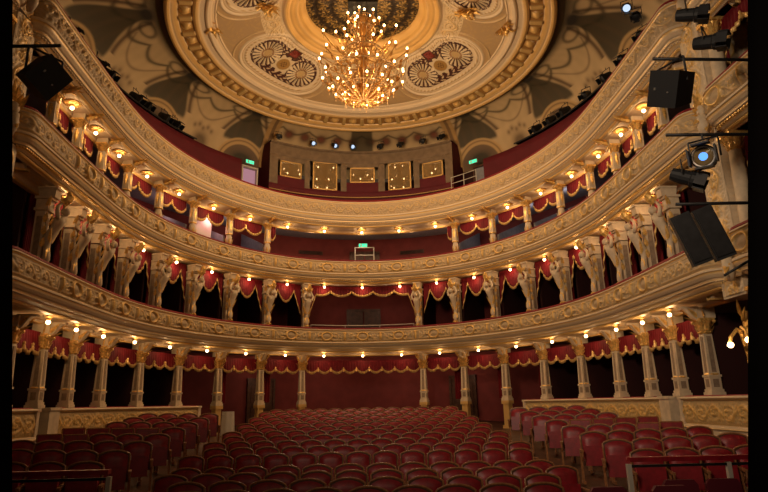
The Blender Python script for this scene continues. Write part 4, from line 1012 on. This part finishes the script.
# ------------------------------------------------------------------ stage side piers with gilt trophies, wall sconce, portal
def pier_ornament(sg, z, lab):
    r = empty('gilt_trophy', (AX+sg*7.0, 10.7, z), 0, label=lab, cat='ornament'); m = MB(); rr = random.Random(int(z*10)+sg)
    for k in range(22):
        a = rr.uniform(0, 2*PI); L = rr.uniform(.15, .5); m.leaf((sg*-.05, -.1, 0), (sg*-.05+math.cos(a)*L*.6*-sg, -.15-rr.random()*.1, math.sin(a)*L*1.2), .08, (-sg*.7, -.7, 0), rr.uniform(.05, .4))
    m.build('gilt_leaves', M['gold'], r); m = MB(); m.ball((-sg*.1, -.2, .05), (.1, .1, .13), 8, 6); m.tube([(-sg*.1, -.18, -.05), (-sg*.08, -.15, -.3), (-sg*.02, -.1, -.5)], [.1, .12, .06], 7); m.build('mask_figure', M['cream'], r, smooth=True)
for sg in (1, -1):
    for t in (1, 2, 3): pier_ornament(sg, ZR[t]-.45, 'gilt leaf trophy beside the end of the %s balcony, %s side' % (TN[t], SPACE[sg]))
    o = MB().box((AX+sg*8.1, 11.0, 7.4), (1.7, .7, 11)).build('wall_pier_%s' % SPACE[sg], M['cream']); tag(o, kind='structure')
    zz_, uu_ = np.meshgrid(np.linspace(1.95, 12.5, 520), np.linspace(0, 1, 40), indexing='ij')
    for fx in (0, 1):
        h, g_ = f_dense(zz_*.9, uu_ if fx else (uu_*1.9) % 1); C = np.zeros(h.shape+(4,)); C[..., :3] = np.array(CREAM)*(1-g_[..., None])+np.array(GOLD)*g_[..., None]; C[..., 3] = g_
        if fx: P = np.stack([AX+sg*(7.24-h*.07), 10.66+uu_*.68, zz_], -1)
        else: P = np.stack([AX+sg*(7.26+uu_*1.6), 10.64-h*.07, zz_], -1)
        grid('relief_face', P, M['paint'], o, C)
    for k, (zb, zt) in enumerate(((.0, 2.0), (3.1, 5.1), (6.1, 7.72))):
        r = empty('stage_box_column', (AX+sg*7.35, 10.35, zb), label='fluted cream column of the %s stage box, %s side' % (TN[k], SPACE[sg]), cat='column'); h_ = zt-zb
        m = MB(); m.lathe([(.2, 0), (.2, .1), (.15, .14), (.14, h_*.5), (.12, h_-.35)], n=12); m.build('shaft', M['cream'], r, smooth=True)
        m = MB(); capital(m, h_-.36, .3, .3); m.box((0, 0, h_-.03), (.4, .4, .08)); m.build('capital', M['gold'], r)
    for t, zt in ((0, 1.9), (1, 5.0), (2, 7.68)):
        x0 = 8.6; pth = SIDE[sg]; lo, hi = (pth.lo+1.0, pth.hi-.2) if sg < 0 else (pth.lo+.2, pth.hi-1.0)
        if sg > 0: lo, hi = pth.lo+1.7, pth.hi-.15
        else: lo, hi = pth.lo+.15, pth.hi-1.7
        valance('valance', lo, hi, .5, zt, 3, .5, 'red fringed valance in the %s stage box opening, %s side' % (TN[t], SPACE[sg]), path=pth, tails=1.0)
    m = MB(); m.box((AX+sg*10.4, 8.4, 5.5), (.2, 6.5, 15)); tag(m.build('wall_stage_box_%s' % SPACE[sg], M['wallred']), kind='structure')
r = empty('wall_sconce', (6.35, 9.6, .95), label='gilt wall sconce with two lit bulbs at the right stage box', cat='sconce')
m = MB(); m.tube([(.45, .3, -.4), (.3, .2, .1), (.1, 0, .15), (-.1, -.1, 0), (-.12, -.1, -.08)], .03, 6); m.tube([(.3, .2, .1), (.25, .1, .2), (.22, -.05, .12), (.2, -.1, 0)], .025, 6); m.tube([(.45, .3, -.4), (.5, .3, .5)], .05, 6)
for k in range(7): m.leaf((.4, .25, -.2+.1*k), (.4-.2*math.cos(k), .1, -.1+.13*k), .05, (0, -1, 0), .2)
m.build('bracket', M['gold'], r); 
for bx, bz in ((-.12, -.12), (.2, -.04)): m = MB(); m.ball((bx, -.1, bz), .05, 8, 6); m.build('bulb', M['bulb'], r, smooth=True)
point((6.1, 9.3, .8), 6)
# black stage portal cloths
def leg(sg):
    Zs = np.linspace(-2.0, 16, 30); U = np.linspace(0, 1, 90); ZZ, UU = np.meshgrid(Zs, U, indexing='ij')
    if sg > 0: xe = 5.50+(ZZ-2.03)*.188
    else: xe = -4.58-(ZZ-2.09)*.145
    P = [];
    for d in (0, .03):
        X = xe+sg*UU*6.; Y = 7.6+.07*np.sin(UU*70)*np.clip(UU*6, .3, 1)+d; P.append(np.stack([X, Y, ZZ], -1))
    o = grid('stage_masking_cloth', np.concatenate([P[0], P[1][:, ::-1]], 1), M['cloth']); tag(o, 'black masking cloth hanging at the %s edge of the stage opening' % SPACE[sg], 'curtain')
leg(1); leg(-1)

for s_, o_, z_, p_ in ((0, 1.5, 7.2, 12), (-1.9, 1.5, 7.2, 12), (1.9, 1.5, 7.2, 12), (-3.3, 1.8, 7.2, 7), (3.3, 1.8, 7.2, 7), (-.9, 1.5, 4.5, 13), (.9, 1.5, 4.5, 13), (-1.3, 1.6, 1.3, 24), (1.3, 1.6, 1.3, 24), (-3.4, 1.9, 1.3, 15), (3.4, 1.9, 1.3, 15)):
    x, y, _, _ = RING.at(s_, o_); point((x, y, z_), p_*.8, .1, 'added_interior_fill', (1., .66, .42))  # added unseen lamps that brighten the interiors of the tiers
for s_ in (4.85, 6.6, 8.35, -4.85): x, y, _, _ = RING.at(s_, 1.9); point((x, y, 7.7), 5., .1, 'added_interior_fill', (.95, .85, .85))  # more added fill, inside the second tier boxes
# ------------------------------------------------------------------ lift everything so that the stalls floor is z = 0
for o in list(COL.objects):
    if o.parent is None: o.location.z += H

# ------------------------------------------------------------------ dim ambient and added stage-side fill
w = bpy.data.worlds.new('World'); sc.world = w; w.use_nodes = True
w.node_tree.nodes['Background'].inputs[0].default_value = (1., .62, .34, 1); w.node_tree.nodes['Background'].inputs[1].default_value = .05
def area(loc, target, size, power, col):
    l = bpy.data.lights.new('added_stage_fill', 'AREA'); l.energy = power; l.size = size; l.color = col; l.spread = math.radians(75); o = bpy.data.objects.new('added_stage_fill', l); link(o)
    o.location = loc; o.rotation_euler = (Vector(target)-Vector(loc)).to_track_quat('-Z', 'Y').to_euler(); return o
area((-3.5, 1.0, 7.5), (7.2, 15.5, 6.0), 2.0, 150, (1., .76, .54))  # added fill that lifts the right-hand tiers
area((1.5, -1.0, 9.0), (0., 26, 4.5), 3., 30, (1., .7, .45))  # weak added fill towards the back of the hall

# ------------------------------------------------------------------ camera
f = 578.; CX, CY = 384., 246.
up = np.array([(344-CX)/f, (CY+1885)/f, -1.]); up /= np.linalg.norm(up)
u = (358-CX)/f; v = (up[2]-up[0]*u)/up[1]; fw = np.array([u, v, -1.]); fw /= np.linalg.norm(fw); rt = np.cross(fw, up)
cam = bpy.data.cameras.new('Camera'); co = bpy.data.objects.new('Camera', cam); link(co)
Mx = Matrix([list(rt), list(fw), list(up)]).to_4x4(); Mx.translation = (0, 0, H); co.matrix_world = Mx
cam.sensor_width = 36; cam.lens = f/768*36; cam.clip_end = 200; sc.camera = co
sc.view_settings.view_transform = 'Standard'; sc.view_settings.look = 'None'; sc.view_settings.gamma = 1; sc.view_settings.use_curve_mapping = False
sc.view_settings.exposure = 0.
sc.cycles.use_denoising = True; sc.cycles.max_bounces = 6; sc.cycles.diffuse_bounces = 3; sc.cycles.glossy_bounces = 3
sc.cycles.sample_clamp_indirect = 3.
sc.cycles.use_light_tree = True
